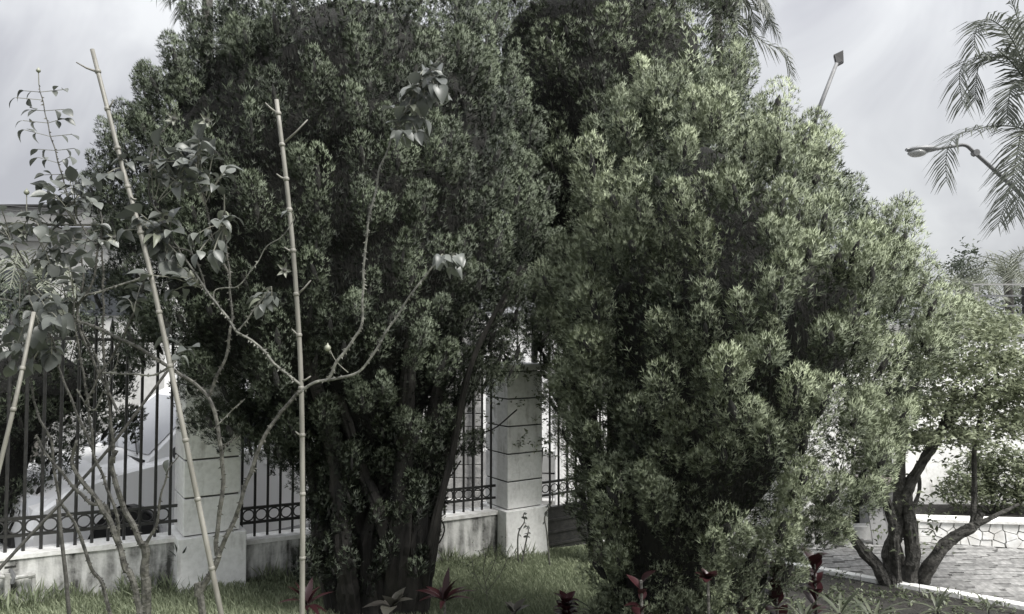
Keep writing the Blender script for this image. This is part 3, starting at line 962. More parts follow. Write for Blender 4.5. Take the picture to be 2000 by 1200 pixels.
    for x in (-1.45, -2.4):
        MB().box(T(x, 0.115, 0.82), 0.16, 0.03, 0.03, d, lft, Vector((0, 0, 1))).build('door_handle', CARW, root, bevel=0.008)
    MB().box(T(-1.3, 0.06, 0.235), 1.84, 0.05, 0.08, d, lft, Vector((0, 0, 1))).build('sill', BLACKP, root)
build_car()

# ---------------------------------------------------------------- cypress trees
def stems_mesh(root, stems, name='trunk', m=BARK, n=9):
    for pts, r in stems:
        p = smooth_path(pts, 9)
        k = len(p)
        rad = [r[0] + (r[1] - r[0]) * i / (k - 1) for i in range(k)]
        rad = [q * (1 + 0.16 * mnoise.noise(Vector((i * 0.7, q * 90, r[0] * 50)))) for i, q in enumerate(rad)]
        mb = MB().tube(p, rad, 18)
        for vi in range(len(p) * 18):
            i, j = divmod(vi, 18)
            v = Vector(mb.v[vi]); o = v - p[i]
            f = mnoise.noise(Vector((math.cos(j * 0.349) * 3.2, math.sin(j * 0.349) * 3.2, i * 0.28 + r[0] * 77))) * 0.30 + mnoise.noise(Vector((j * 1.7, i * 0.9, r[0] * 31))) * 0.14
            mb.v[vi] = tuple(p[i] + o * (1 + f))
        mb.build(name, m, root, smooth=False)

# A: big dark cypress on the left with the visible clump of stems
YA = 6.0
rowsA = [(-150, 600, 700), (-110, 560, 790), (-50, 480, 900), (0, 430, 960), (100, 335, 1040), (200, 255, 1080), (300, 205, 1100), (380, 190, 1105),
         (470, 195, 1100), (560, 220, 1085), (650, 260, 1050), (720, 320, 1000), (790, 400, 950), (850, 510, 915), (890, 580, 880)]
baseA = on_ground(742, 1193)
tA = empty('cypress_tree', baseA, 'large dark green cypress on the left, its clump of bare stems showing', 'tree', 'big rounded cypress trees')
def clearA(p):
    # crown thins out above the lowest stems
    v = Vector(p)
    return False
oA, nA, fA = cypress(tA, profile(rowsA, YA, inset=0.17), YA, 0.345, CY_L, 300, 1, depth=0.82, size=0.95, leafw=0.0020, needle=0.037, lump=0.17, gap=-0.52, per=3, slim=0.86, lean=0.40)
st = []
for (x0, x1, x2, x3, r0) in [(668, 640, 606, 540, .075), (690, 668, 655, 600, .085), (715, 705, 690, 660, .10), (742, 745, 735, 720, .10), (765, 780, 790, 800, .10),
                             (790, 815, 830, 870, .09), (815, 838, 868, 930, .08), (730, 722, 760, 770, .09), (655, 622, 600, 500, .05), (775, 760, 700, 640, .07), (822, 842, 880, 925, .035)]:
    dy = random.uniform(-.22, .25)
    a = on_ground(x0, 1193 + random.uniform(-4, 8))
    a.z -= 0.06
    st.append(([a, at(x1, 1060, YA - 0.38 + dy * 0.6), at(x2, 900, YA - 0.30 + dy * 1.1), at(x3, 700, YA - 0.25 + dy * 2.2), at(x3 + (x3 - 740) * 0.5, 520, YA + dy * 3)], (r0, r0 * 0.35)))
stems_mesh(tA, st)
# low tufts on the stems
P = []; A = []
for (x, yy, k) in [(640, 1010, 20), (660, 1080, 14), (700, 980, 20), (640, 940, 14), (800, 960, 24), (790, 1030, 24), (830, 1000, 16), (810, 920, 18), (720, 1100, 10), (760, 1060, 14), (640, 1120, 10), (680, 1140, 8),
                   (560, 850, 14), (620, 870, 18), (860, 870, 12), (700, 900, 20), (760, 880, 20), (480, 830, 10), (790, 1110, 8)]:
    for _ in range(k):
        p = at(x + random.gauss(0, 22), yy + random.gauss(0, 24), baseA.y - 0.15 + random.gauss(0, 0.20))
        P.append(tuple(p)); A.append(tuple((Vector((random.gauss(0, .3), random.gauss(-.2, .3), 1))).normalized()))
P = np.array(P); A = np.array(A); n = len(P)
V, T, NQ = plumes(P, A, rng.uniform(.14, .24, n), rng.uniform(.05, .08, n), 70, 0.3 + rng.normal(0, .15, n), 0.0038, 0.05)
quads_object('low_shoots', V, CY_L, tA, T, 'stuff', normals=NQ, second=INNER_SHADE)
# bare dead twigs hanging at the lower right edge
for (pts) in [[(870, 880), (905, 850), (960, 840), (1010, 800)], [(850, 1000), (868, 1030), (858, 1060), (838, 1075)], [(845, 960), (880, 930), (900, 900)], [(560, 880), (520, 850), (470, 845), (430, 830)], [(600, 850), (560, 830), (500, 845), (440, 840)]]:
    MB().tube(smooth_path([at(x, yy, baseA.y + 0.05) for x, yy in pts], 4), 0.006, 5).build('dead_twig', BARK, tA)

# B: tall cypress standing behind the front one
YB = 7.6
rowsB = [(-190, 1100, 1230), (-140, 1000, 1340), (-80, 930, 1400), (0, 880, 1450), (80, 860, 1488), (160, 850, 1512), (260, 850, 1530), (380, 860, 1530), (500, 880, 1500), (600, 930, 1450), (680, 1000, 1400), (740, 1080, 1320)]
baseB = Vector((at(1195, 1000, YB).x, YB, gz(at(1195, 1000, YB).x, YB)))
tB = empty('cypress_tree', baseB, 'tall cypress behind the front one, topping out of the frame in the centre', 'tree', 'big rounded cypress trees')
oB, nB, fB = cypress(tB, profile(rowsB, YB, inset=0.20), YB, 0.46, CY_B, 190, 2, depth=0.62, size=1.2, leafw=0.0031, needle=0.055, gap=-0.40)
stems_mesh(tB, [([baseB + Vector((dx, dy, -.05)), baseB + Vector((dx * 1.6, dy, 1.2)), baseB + Vector((dx * 4, dy * 2, 2.8))], (0.08, 0.03)) for dx, dy in ((-.15, 0), (0.02, .1), (.16, -.05), (.05, -.12))])

# C: bright rounded cypress in front, right of centre
YC = 5.0
rowsC = [(95, 1290, 1400), (125, 1200, 1460), (165, 1155, 1530), (230, 1122, 1605), (300, 1098, 1655), (360, 1080, 1700), (420, 1060, 1748), (480, 1046, 1795), (560, 1034, 1822), (640, 1030, 1818), (720, 1036, 1788),
         (800, 1046, 1745), (870, 1062, 1690), (940, 1082, 1630), (1000, 1096, 1575), (1060, 1106, 1515), (1120, 1115, 1465), (1180, 1130, 1450), (1230, 1150, 1420)]
xC = at(1290, 1200, YC).x
baseC = Vector((xC, YC, gz(xC, YC)))
tC = empty('cypress_tree', baseC, 'bright sage green cypress standing foremost right of centre, foliage down to the ground', 'tree', 'big rounded cypress trees')
oC, nC, fC = cypress(tC, profile(rowsC, YC, inset=0.17), YC, 0.322, CY_C, 310, 3, depth=0.95, size=0.98, leafw=0.0021, needle=0.042, lump=0.10, gap=-0.46, slim=0.95, lean=0.48, taper=1.0)
stems_mesh(tC, [([baseC + Vector((dx, dy, -.05)), baseC + Vector((dx * 2.2, dy * 2, 0.9)), baseC + Vector((dx * 5 + .15, dy * 4, 2.2))], (0.07, 0.025)) for dx, dy in ((-.14, 0), (-.03, .1), (.10, -.05), (.17, .08), (.02, -.12))])

# D: dark cypress behind the fence at the far left
YD = 6.75
rowsD = [(540, -80, 40), (590, -130, 160), (650, -170, 270), (710, -180, 310), (770, -180, 310), (800, -175, 250), (830, -170, 180), (870, -160, 135), (960, -140, 112), (1010, -120, 100), (1050, -90, 75)]
xD = at(-20, 900, YD).x
baseD = Vector((xD, YD, gz(xD, YD) - 0.34))
tD = empty('cypress_tree', baseD, 'dark cypress behind the iron bars at the left edge, hiding the car nose', 'tree')
cypress(tD, profile(rowsD, YD, inset=0.14), YD, 0.36, CY_L, 110, 4, depth=0.5, size=0.9, leafw=0.0042, needle=0.052)
stems_mesh(tD, [([baseD + Vector((0, 0, -.05)), baseD + Vector((.03, 0, .8)), baseD + Vector((-.02, 0, 1.6))], (0.09, 0.03))])
print('cypress', nA, fA, nB, fB, nC, fC)

# ---------------------------------------------------------------- multi-stemmed small tree on the right
base = on_ground(1762, 1150)
YS = base.y
sm = empty('small_tree', base, 'small many-stemmed tree with pale leaf clusters beside the kerb', 'tree')
def S(x, y, dy=0): return at(x, y, YS + dy)
gb = lambda x: on_ground(x, 1150) + Vector((0, 0, -0.05))
stems_mesh(sm, [([gb(1738), S(1715, 1110), S(1680, 1070, .02), S(1640, 1020, .05), S(1600, 985, .1), S(1555, 930, .15)], (0.062, 0.035)),
                ([gb(1748), S(1738, 1090), S(1752, 1030), S(1756, 950, .05), S(1760, 870, .1), S(1772, 770, .15)], (0.075, 0.04)),
                ([gb(1752), S(1746, 1060, -.1), S(1738, 1000, -.12), S(1715, 940, -.15), S(1700, 890, -.2), S(1695, 800, -.2)], (0.05, 0.03)),
                ([gb(1772), S(1782, 1085, -.05), S(1775, 1010, -.05), S(1772, 960), S(1800, 905), S(1838, 845), S(1870, 760)], (0.07, 0.035)),
                ([gb(1765), S(1762, 1100, .1), S(1750, 1050, .12)], (0.035, 0.03)),
                ([gb(1790), S(1822, 1095, -.1), S(1860, 1052, -.12), S(1900, 1028, -.15), S(1915, 1000, -.15)], (0.065, 0.04)),
                ([S(1900, 1028, -.15), S(1903, 960, -.1), S(1905, 860), S(1930, 760, .1)], (0.03, 0.015)),
                ([S(1900, 1030, -.15), S(1940, 1010, -.2), S(1990, 985, -.2)], (0.03, 0.012)),
                ([S(1838, 845), S(1890, 790, -.1), S(1950, 730, -.2)], (0.03, 0.012)),
                ([S(1760, 870, .1), S(1720, 800, 0), S(1690, 740, -.1)], (0.03, 0.012)),
                ([S(1772, 770, .15), S(1830, 690, 0), S(1880, 630, -.1)], (0.03, 0.010)),
                ([S(1775, 1010, -.05), S(1795, 960, .2), S(1792, 900, .25)], (0.025, 0.012))], 'stem', BARK2)
# shoot tips: uneven layered clumps
C = []
clumps = [(1880, 610, 55, 22), (1840, 660, 60, 26), (1920, 650, 60, 26), (1800, 720, 60, 26), (1890, 720, 75, 30), (1960, 700, 55, 26), (1760, 780, 60, 22), (1840, 790, 75, 28), (1930, 780, 70, 30),
          (1990, 770, 50, 30), (2040, 740, 55, 34), (2060, 660, 50, 30), (1720, 830, 45, 18), (1980, 830, 60, 22), (1880, 850, 60, 16), (2060, 820, 55, 26), (1790, 860, 50, 12), (1960, 640, 36, 18), (2110, 760, 50, 30), (1690, 770, 40, 14)]
for (x, y, rx, ry) in clumps:
    for _ in range(int(rx * 2.0)):
        u = random.gauss(0, .55); v = random.gauss(0, .6)
        C.append(tuple(S(x + u * rx, y + v * ry, random.gauss(0, .42))))
C = np.array(C)
V, T = whorls(C, 11, 0.058, 0.035, 0.55 + rng.normal(0, .2, len(C)), 0.55, 0.42)
quads_object('crown', V, SHRUB, sm, T, 'stuff')
# sparse lower leaves on the stems
C = np.array([tuple(S(random.uniform(1690, 1860), random.uniform(890, 1080), random.gauss(0, .25))) for _ in range(90)])
V, T = whorls(C, 3, 0.07, 0.03, 0.2 + rng.normal(0, .15, len(C)), 0.4, 0.4)
quads_object('lower_leaves', V, SHRUB, sm, T, 'stuff')

# ---------------------------------------------------------------- white building on the right
WB = 9.72
bx0, bx1 = at(1570, 1000, WB).x, at(1768, 1000, WB).x
gb_ = gz(bx0, WB)
bl = empty('white_building', (bx0, WB, gb_ - 0.1), 'white rendered building behind the cypress, with doorway and roof railing', 'building')
dx0, dx1 = at(1664, 1000, WB).x, at(1745, 1000, WB).x
dz0, dz1 = at(1680, 1028, WB).z, at(1680, 872, WB).z
ztop = at(1990, 634, 10.9).z
def wbox(x0, x1, y0, y1, z0, z1, name, material, parent=bl, bevel=0.0):
    return MB().box(((x0 + x1) / 2, (y0 + y1) / 2, (z0 + z1) / 2), x1 - x0, y1 - y0, z1 - z0).build(name, material, parent, bevel=bevel)
low = gz(8, 11) - 0.3
wbox(bx0, dx0, WB, WB + 0.2, low, ztop - 0.3, 'wall', WHITEW)
wbox(dx1, bx1, WB, WB + 0.2, low, ztop - 0.3, 'wall', WHITEW)
wbox(dx0, dx1, WB + 0.003, WB + 0.19, dz1, ztop - 0.3, 'wall', WHITEW)
wbox(dx0, dx1, WB - 0.05, WB + 0.15, low, dz0, 'door_step', WHITEW)
wbox(bx0, bx1, WB - 0.08, WB + 1.3, ztop - 0.297, ztop - 0.2, 'canopy_slab', WHITEW)
wbox(bx1 - 0.2, bx1, WB + 0.203, 10.9, low, ztop - 0.3, 'wall', WHITEW)
wbox(dx0 - 0.1, dx1 + 0.1, WB + 0.85, WB + 0.95, low, ztop - 0.3, 'back_wall', DARKW)
wbox(bx1 - 0.203, 16.0, 10.9, 11.1, low, ztop - 0.10, 'wall', WHITEW)
wbox(bx1 - 0.25, 16.0, 10.82, 11.16, ztop - 0.097, ztop, 'coping', HOUSEG, bevel=0.01)
wbox(bx0 - 3.2, bx0 - 0.003, WB + 0.5, WB + 0.7, low, ztop - 0.9, 'wall', WHITEW)
# louvred shutter above the opening
sh = wbox(dx0 + 0.02, dx1 - 0.02, WB + 0.02, WB + 0.06, at(1690, 932, WB).z, dz1 - 0.005, 'shutter', DARKW)
zz = at(1690, 930, WB).z
while zz < dz1 - 0.04:
    MB().box(((dx0 + dx1) / 2, WB + 0.0, zz + 0.02), dx1 - dx0 - 0.08, 0.05, 0.012, (1, 0, 0), Vector((0, 0.8, 0.6)).normalized(), Vector((0, -0.6, 0.8)).normalized()).build('louvre', SHUT, sh)
    zz += 0.048
# roof railing
for k in range(9):
    x = at(1905, 600, 11.0).x + k * 0.75
    MB().box((x, 11.0, ztop + 0.28), 0.07, 0.07, 0.56).build('railing_post', DARKW if k % 2 else HOUSEG, bl)
for py in (556, 578, 598, 614):
    z = at(1980, py, 11.0).z
    x0, x1 = at(1900, py, 11.0).x, 13.5
    wbox(x0, x1, 10.985, 11.015, z - 0.012, z + 0.012, 'railing_bar', STEEL if py > 560 else HOUSEG)

# things leaning by the doorway
pb = [at(1690, 958, WB - .06), at(1713, 954, WB - .06), at(1742, 1052, WB - .42), at(1706, 1052, WB - .42)]
for p in pb[2:]: p.z = gz(p.x, p.y) + 0.035
o = MB().prism(pb, (0.004, 0.03, 0.008)).build('leaning_board', GREYP, loc=pb[3]); tag(o, 'flat grey board leaning against the dark doorway', 'board')
pb = [at(1722, 952, WB - .04), at(1750, 950, WB - .04), at(1752, 1040, WB - .20), at(1732, 1040, WB - .20)]
for p in pb[2:]: p.z = gz(p.x, p.y) + 0.035
o = MB().prism(pb, (0.0, 0.025, 0.005)).build('leaning_board', GREYP, loc=pb[3]); tag(o, 'second grey board standing behind the small tree stems', 'board')
sr = empty('corrugated_sheet', at(1675, 946, WB - .1), 'rusty corrugated sheet fixed over the doorway like a small awning', 'awning')
m = MB(); vs = []; fs = []
x0, x1 = at(1668, 940, WB).x, at(1758, 940, WB).x
nn = 40
for i in range(nn + 1):
    x = x0 + (x1 - x0) * i / nn; h = 0.012 * math.sin(i * 1.25)
    vs += [Vector((x, WB - 0.001, at(1700, 929, WB).z + h)), Vector((x, WB - 0.34, at(1700, 945, WB - .34).z + h))]
for i in range(nn): fs.append((2 * i, 2 * i + 1, 2 * i + 3, 2 * i + 2))
so = m.add(vs, fs).build('sheet', SHEET, sr)
md = so.modifiers.new('thick', 'SOLIDIFY'); md.thickness = 0.006
for x in (x0 + 0.04, x1 - 0.04):
    MB().tube([(x, WB, at(1700, 960, WB).z), (x, WB - 0.33, at(1700, 946, WB - .34).z - 0.008)], 0.008, 5).build('bracket', IRON, sr)

# ---------------------------------------------------------------- crazy-stone retaining wall
def clip(poly, n, d):
    out = []
    for i in range(len(poly)):
        a, b = poly[i], poly[(i + 1) % len(poly)]
        da, db = a[0] * n[0] + a[1] * n[1] - d, b[0] * n[0] + b[1] * n[1] - d
        if da <= 0: out.append(a)
        if (da < 0 < db) or (db < 0 < da):
            t = da / (da - db); out.append((a[0] + (b[0] - a[0]) * t, a[1] + (b[1] - a[1]) * t))
    return out
RY = 9.86
rx0, rx1 = at(1793, 1050, RY).x, 9.2
rt = at(1810, 1014, RY).z; rt2 = at(2000, 1030, RY).z
rroot = empty('retaining_wall', ((rx0 + rx1) / 2, RY, gz(7, RY)), 'low whitewashed crazy-stone retaining wall beyond the driveway', 'wall')
MB().prism([(rx0, RY + 0.012, gz(rx0, RY) - 0.2), (rx1, RY + 0.012, gz(rx1, RY) - 0.2), (rx1, RY + 0.012, rt2 - 0.02), (rx0, RY + 0.012, rt - 0.02)], (0, 0.2, 0)).build('mortar_bed', MORTAR, rroot)
g = np.random.default_rng(21)
H = 0.40; Lw = rx1 - rx0
pts = []
for i in range(int(Lw / 0.16)):
    for j in range(3):
        pts.append(((i + 0.5 + g.uniform(-.42, .42)) * 0.16, (j + 0.5 + g.uniform(-.4, .4)) * H / 3))
for i, p in enumerate(pts):
    poly = [(0, 0), (Lw, 0), (Lw, H), (0, H)]
    for k, q in enumerate(pts):
        if k == i or abs(q[0] - p[0]) > 0.6: continue
        nx, ny = q[0] - p[0], q[1] - p[1]
        poly = clip(poly, (nx, ny), nx * (p[0] + q[0]) / 2 + ny * (p[1] + q[1]) / 2)
        if len(poly) < 3: break
    if len(poly) < 3: continue
    cx = sum(a for a, b in poly) / len(poly); cy = sum(b for a, b in poly) / len(poly)
    pl = []
    for a, b in poly:
        dd = math.hypot(a - cx, b - cy); k = max(0.3, (dd - 0.010) / dd)
        a, b = cx + (a - cx) * k, cy + (b - cy) * k
        x = rx0 + a
        zt_ = rt + (rt2 - rt) * a / Lw - 0.03; zb_ = gz(x, RY) + 0.02
        pl.append(Vector((x, RY, zb_ + (zt_ - zb_) * b / H)))
    MB().prism(pl[::-1], (0, -0.018 - random.uniform(0, .014), 0)).build('stone', STONE, rroot)
MB().prism([(rx0 - .02, RY - 0.05, rt - 0.025), (rx1, RY - 0.05, rt2 - 0.025), (rx1, RY - 0.05, rt2 + 0.012), (rx0 - .02, RY - 0.05, rt + 0.012)], (0, 0.26, 0)).build('coping', CAPM, rroot)
m = MB().box(((rx0 + rx1) / 2, (RY + 0.214 + 10.9) / 2, rt - 0.09), rx1 - rx0, 10.9 - RY - 0.22, 0.1)
tag(m.build('planting_bed', SOIL), kind='structure')

def leafy(name, label, cat, ellipses, Y, leaf, per, material, group=None, baseloc=None, tint=0.45, stem=True, dy=0.25, nleaf=8, dens=0.03):
    b = baseloc
    root = empty(name, b, label, cat, group)
    C = []
    for (x, y, rx, ry) in ellipses:
        for _ in range(int(per * rx * ry * dens / 30)):
            while True:
                u, v, w = random.uniform(-1, 1), random.uniform(-1, 1), random.uniform(-1, 1)
                q = u * u + v * v + w * w
                if 0.25 < q < 1: break
            C.append(tuple(at(x + u * rx, y + v * ry, Y + w * dy)))
    C = np.array(C)
    V, T = whorls(C, nleaf, leaf, leaf * 0.5, tint + rng.normal(0, .2, len(C)), 0.5)
    quads_object('foliage', V, material, root, T, 'stuff')
    if stem:
        for (x, y, rx, ry) in ellipses:
            MB().tube(smooth_path([b + Vector((random.uniform(-.03, .03), 0, -.03)), (b + at(x, y + ry * .5, Y)) / 2 + Vector((random.uniform(-.06, .06), 0, 0.05)), at(x, y, Y)], 4), [0.018 - 0.0012 * i for i in range(9)], 6).build('stem', BARK2, root)
    return root
leafy('shrub', 'dense bushy shrub behind the crazy-stone wall, at the right edge', 'shrub', [(1900, 930, 60, 50), (1970, 930, 60, 55), (1930, 895, 50, 40), (2030, 940, 60, 60), (1880, 965, 50, 35), (1960, 975, 60, 30)], 10.35, 0.07, 55, SHRUB, baseloc=Vector((at(1940, 990, 10.35).x, 10.35, rt - 0.05)), tint=0.30)
leafy('shrub', 'small low shrub beside the white wall left of the dark doorway', 'shrub', [(1640, 1028, 26, 26), (1660, 1000, 16, 18)], 9.45, 0.045, 60, SHRUB, baseloc=Vector((at(1640, 1050, 9.45).x, 9.45, gz(at(1640, 1050, 9.45).x, 9.45) + .03)), tint=0.25, dy=0.12)

# ---------------------------------------------------------------- behind the fence, centre gap
# grey block pier
pr = empty('block_pier', (*at(903, 940, 13.0).xy, gz(0, 13) - 0.34), 'grey concrete block pier seen between the iron bars in the centre gap', 'pier')
x0, x1 = at(858, 900, 13).x, at(942, 900, 13).x
zb = gz(0, 13) - 0.36
zz = zb; k = 0
while zz < 2.3:
    h = 0.22; cut = 0.5 + (0.18 if k % 2 else -0.18)
    xm = x0 + (x1 - x0) * cut
    for a, b in ((x0, xm - 0.006), (xm + 0.006, x1)):
        MB().box(((a + b) / 2, 13.0 + random.uniform(-.006, .006), zz + h / 2), b - a, 0.4, h - 0.014).build('block', BLOCK, pr, bevel=0.008)
    zz += h; k += 1
MB().box(((x0 + x1) / 2, 13.02, (zb + zz) / 2), x1 - x0 - 0.03, 0.36, zz - zb - 0.01).build('core', MORTAR, pr)
MB().tube([(x1 - 0.14, 12.74, zb), (x1 - 0.14, 12.74, 2.2)], 0.03, 8).build('drain_pipe', DARKW, pr)

def house(name, label, x0, x1, y0, y1, z0, z1, wallm, parts, group=None):
    root = empty(name, ((x0 + x1) / 2, y0, z0), label, 'building', group)
    MB().box(((x0 + x1) / 2, (y0 + y1) / 2, (z0 + z1) / 2), x1 - x0, y1 - y0, z1 - z0).build('wall', wallm, root)
    for (nm, a0, a1, b0, b1, pr_, mt) in parts:
        o = MB().box(((a0 + a1) / 2, y0 - pr_ / 2 - 0.002, (b0 + b1) / 2), a1 - a0, pr_, b1 - b0).build(nm, mt, root)
        if nm == 'window':
            MB().box(((a0 + a1) / 2, y0 - pr_ - 0.012, (b0 + b1) / 2), a1 - a0 - 0.12, 0.016, b1 - b0 - 0.12).build('pane', WINDG, o)
    return root
zs = gz(0, 14) - 0.36
house('white_house', 'bright white house wall across the street, seen through the fence gaps', -7.5, 3.2, 16.0, 22, zs, 2.5, WHITEW,
      [('window', -5.2, -4.0, 0.2, 1.4, 0.05, HOUSEL), ('window', -2.9, -1.9, 0.2, 1.4, 0.05, HOUSEL), ('plinth', -7.5, 3.2, zs, zs + 0.45, 0.04, HOUSEG)])
# low stone verge across the street
o = MB().box((-1.5, 12.2, zs + 0.12), 9, 0.18, 0.26).build('verge_kerb', BLOCK, loc=(-1.5, 12.2, zs)); tag(o, 'long grey kerb on the far side of the street, seen through the bars', 'kerb')
# leafy branch tree overhanging the second pillar, beyond the fence
bt = Vector((at(1030, 900, 8.75).x, 8.75, gz(0.1, 8.75) - 0.34))
leafy('roadside_tree', 'thin leafy young tree behind the second pillar, pale low leaves', 'tree',
      [(985, 690, 40, 45), (1030, 720, 40, 50), (990, 780, 45, 40), (1040, 800, 35, 45), (1020, 860, 50, 32), (1060, 875, 40, 28), (960, 820, 20, 30), (1010, 640, 50, 30)], 7.95, 0.050, 12, SHRUB, baseloc=bt, tint=0.35, dy=0.3)

# ---------------------------------------------------------------- left background
zs2 = gz(-9, 14) - 0.36
zt1, zt2, zt3 = at(100, 411, 21).z, at(100, 444, 21).z, at(100, 466, 21).z
house('flat_roofed_house', 'flat-roofed grey house with wide fascia behind the roses on the left', -26, -9.5, 21, 30, zs2, zt2, HOUSEL,
      [('fascia', -26.2, -9.3, zt2 + 0.02, zt1, 0.5, HOUSEG), ('roof_trim', -26.3, -9.2, zt1 + 0.004, zt1 + 0.06, 0.62, DARKW), ('ledge', -26, -9.5, zt3 - 0.1, zt3, 0.25, HOUSEG),
       ('window', -15.0, -13.2, 2.6, 4.0, 0.05, HOUSEG), ('window', -12.3, -10.6, 2.6, 4.0, 0.05, HOUSEG), ('window', -18.0, -16.0, 2.6, 4.0, 0.05, HOUSEG)])
for k, (ya, yb) in enumerate([(378, 398), (388, 404)]):
    a, b = at(-60, ya, 17), at(420, yb + 12, 17)
    a2, b2 = a + (a - b) * 0.6, b + (b - a) * 0.6
    pts = [a2.lerp(b2, t) - Vector((0, 0, 0.25 * (1 - (2 * t - 1) ** 2))) for t in np.linspace(0, 1, 14)]
    o = MB().tube(pts, 0.012, 5).build('overhead_cable', WIRE, loc=pts[0])
    tag(o, ['upper overhead cable crossing the sky above the flat-roofed house', 'lower overhead cable just above the flat roof'][k], 'cable')

# ---------------------------------------------------------------- palms
def frond_mesh(pts, llen, n, droop=0.4, w=0.018, vee=0.5, rr=0.012):
    """rachis tube plus thin leaflets on both sides -> (quads)"""
    p = smooth_path(pts, 8)
    p = resample(p, n)
    Q = []
    for i in range(2, n):
        d = (p[min(i + 1, n - 1)] - p[i - 1]).normalized()
        up = Vector((0, 0, 1))
        side = d.cross(up)
        side = side.normalized() if side.length > 0.2 else Vector((1, 0, 0))
        nv = side.cross(d).normalized()
        f = i / (n - 1)
        L = llen * (0.55 + 0.75 * math.sin(math.pi * min(1, 0.15 + 0.8 * f))) * random.uniform(.75, 1.12)
        for s in (-1, 1):
            if random.random() < 0.07: continue
            dv = (side * s * 0.85 + d * (0.55 + 0.5 * f + random.gauss(0, .12)) + nv * vee * random.uniform(.0, 1.5)).normalized()
            a = p[i] ; m1 = a + dv * L * 0.5 + Vector((0, 0, -droop * L * 0.15)); e = a + dv * L * 0.9 + Vector((0, 0, -droop * L * 0.65))
            wv = d * w * 0.5
            Q.append((a - wv * .6, a + wv * .6, m1 + wv, m1 - wv))
            Q.append((m1 - wv, m1 + wv, e + wv * .15, e - wv * .15))
    for i in range(n - 1):      # rachis as two crossed strips
        d = (p[i + 1] - p[i]).normalized(); u = d.orthogonal().normalized() * rr * (1 - 0.7 * i / n); v = d.cross(u.normalized()) * rr * (1 - 0.7 * i / n)
        Q.append((p[i] - u, p[i] + u, p[i + 1] + u, p[i + 1] - u)); Q.append((p[i] - v, p[i] + v, p[i + 1] + v, p[i + 1] - v))
    return np.array([[tuple(v) for v in q] for q in Q])
def palm(name, label, crown, Yc, base, fronds, llen, material, trunk_r=0.10, group=None, n=44, droop=0.5, w=0.018, vee=0.3):
    root = empty(name, base, label, 'palm tree', group)
    top = crown
    MB().tube(smooth_path([base + Vector((0, 0, -.1)), base.lerp(top, .5) + Vector((0.08, 0, 0)), top], 6), [trunk_r * (1.1 - 0.35 * i / 12) for i in range(13)], 10).build('trunk', BARK2, root, smooth=True)
    for f in fronds:
        V = frond_mesh(f, llen, n, droop, w, vee)
        quads_object('frond', V, material, root, rng.normal(.45, .2) + rng.normal(0, .12, V.shape[0]))
    return root
def rad_fronds(top, n, length, rise, seed, fall=1.0):
    r = random.Random(seed); out = []
    for k in range(n):
        a = 2 * math.pi * k / n + r.uniform(-.25, .25); e = r.uniform(.1, 1.0)
        d = Vector((math.cos(a), math.sin(a), 0)); L = length * r.uniform(.85, 1.1)
        out.append([top, top + d * L * .3 + Vector((0, 0, L * rise * e * .75)), top + d * L * .65 + Vector((0, 0, L * rise * e * .8 - L * .12 * fall)), top + d * L * .95 + Vector((0, 0, L * (rise * e * .35 - .5 * fall)))])
    return out
YP = 11.5
def Pp(x, y, dy=0): return at(x, y, YP + dy)
ptop = Pp(2030, 190)
fr = [[Pp(2020, 170), Pp(1975, 75), Pp(1941, 42, -.2), Pp(1918, 40, -.3), Pp(1905, 62, -.4), Pp(1903, 96, -.4)],
      [Pp(2020, 180), Pp(1965, 112, -.1), Pp(1926, 112, -.2), Pp(1893, 120, -.3), Pp(1874, 145, -.35), Pp(1880, 205, -.4)],
      [Pp(2025, 185), Pp(1980, 118, .2), Pp(1940, 112, .3), Pp(1912, 130, .4), Pp(1904, 196, .45)],
      [Pp(2030, 270), Pp(1992, 250), Pp(1945, 246, -.2), Pp(1906, 253, -.4), Pp(1866, 268, -.5), Pp(1849, 300, -.6), Pp(1848, 352, -.6)],
      [Pp(2025, 190), Pp(1995, 158, -.2), Pp(1974, 178, -.35), Pp(1966, 232, -.45)],
      [Pp(2030, 260), Pp(1998, 256, -.2), Pp(1987, 300, -.3), Pp(1974, 364, -.4), Pp(1950, 440, -.5)],
      [Pp(2030, 180), Pp(1995, 60, .3), Pp(1965, -20, .4), Pp(1930, -30, .5)],
      [Pp(2035, 180), Pp(2060, 60), Pp(2110, 40), Pp(2150, 120)],
      [Pp(2035, 190), Pp(2090, 150, .5), Pp(2140, 190, .7), Pp(2160, 300, .8)],
      [Pp(2035, 190), Pp(2000, 90, .8), Pp(1985, 40, 1.3), Pp(1975, 60, 1.7)],
      [Pp(2030, 255), Pp(2010, 262, -.4), Pp(1998, 330, -.7), Pp(1985, 420, -.8)],
      [Pp(2035, 250), Pp(2080, 240, -.4), Pp(2120, 320, -.7)]]
pb_ = Vector((ptop.x + 0.1, YP, gz(ptop.x, YP) - 0.3))
palm('palm_tree', 'feathery palm with arching fronds at the upper right edge', ptop, YP, pb_, fr, 0.44, PALM, 0.09, n=54, droop=0.5, w=0.036)
top2 = at(1400, 20, 13.0)
fr2 = [[top2, at(1440, -25, 13), at(1480, -15, 12.9), at(1500, 20, 12.8), at(1505, 48, 12.8)],
       [top2, at(1440, 40, 13), at(1490, 82, 12.9), at(1528, 100, 12.8), at(1546, 148, 12.8)],
       [top2, at(1440, 0, 13.2), at(1465, 15, 13.3), at(1475, 50, 13.4)]] + rad_fronds(top2, 8, 1.15, .5, 3)
palm('palm_tree', 'tall palm behind the tall cypress, drooping frond tips against the sky', top2, 13, Vector((top2.x, 13.0, gz(top2.x, 13) - .34)), fr2, 0.36, PALM, 0.11, n=44, droop=0.9, w=0.034)
top3 = at(405, -55, 12.0)
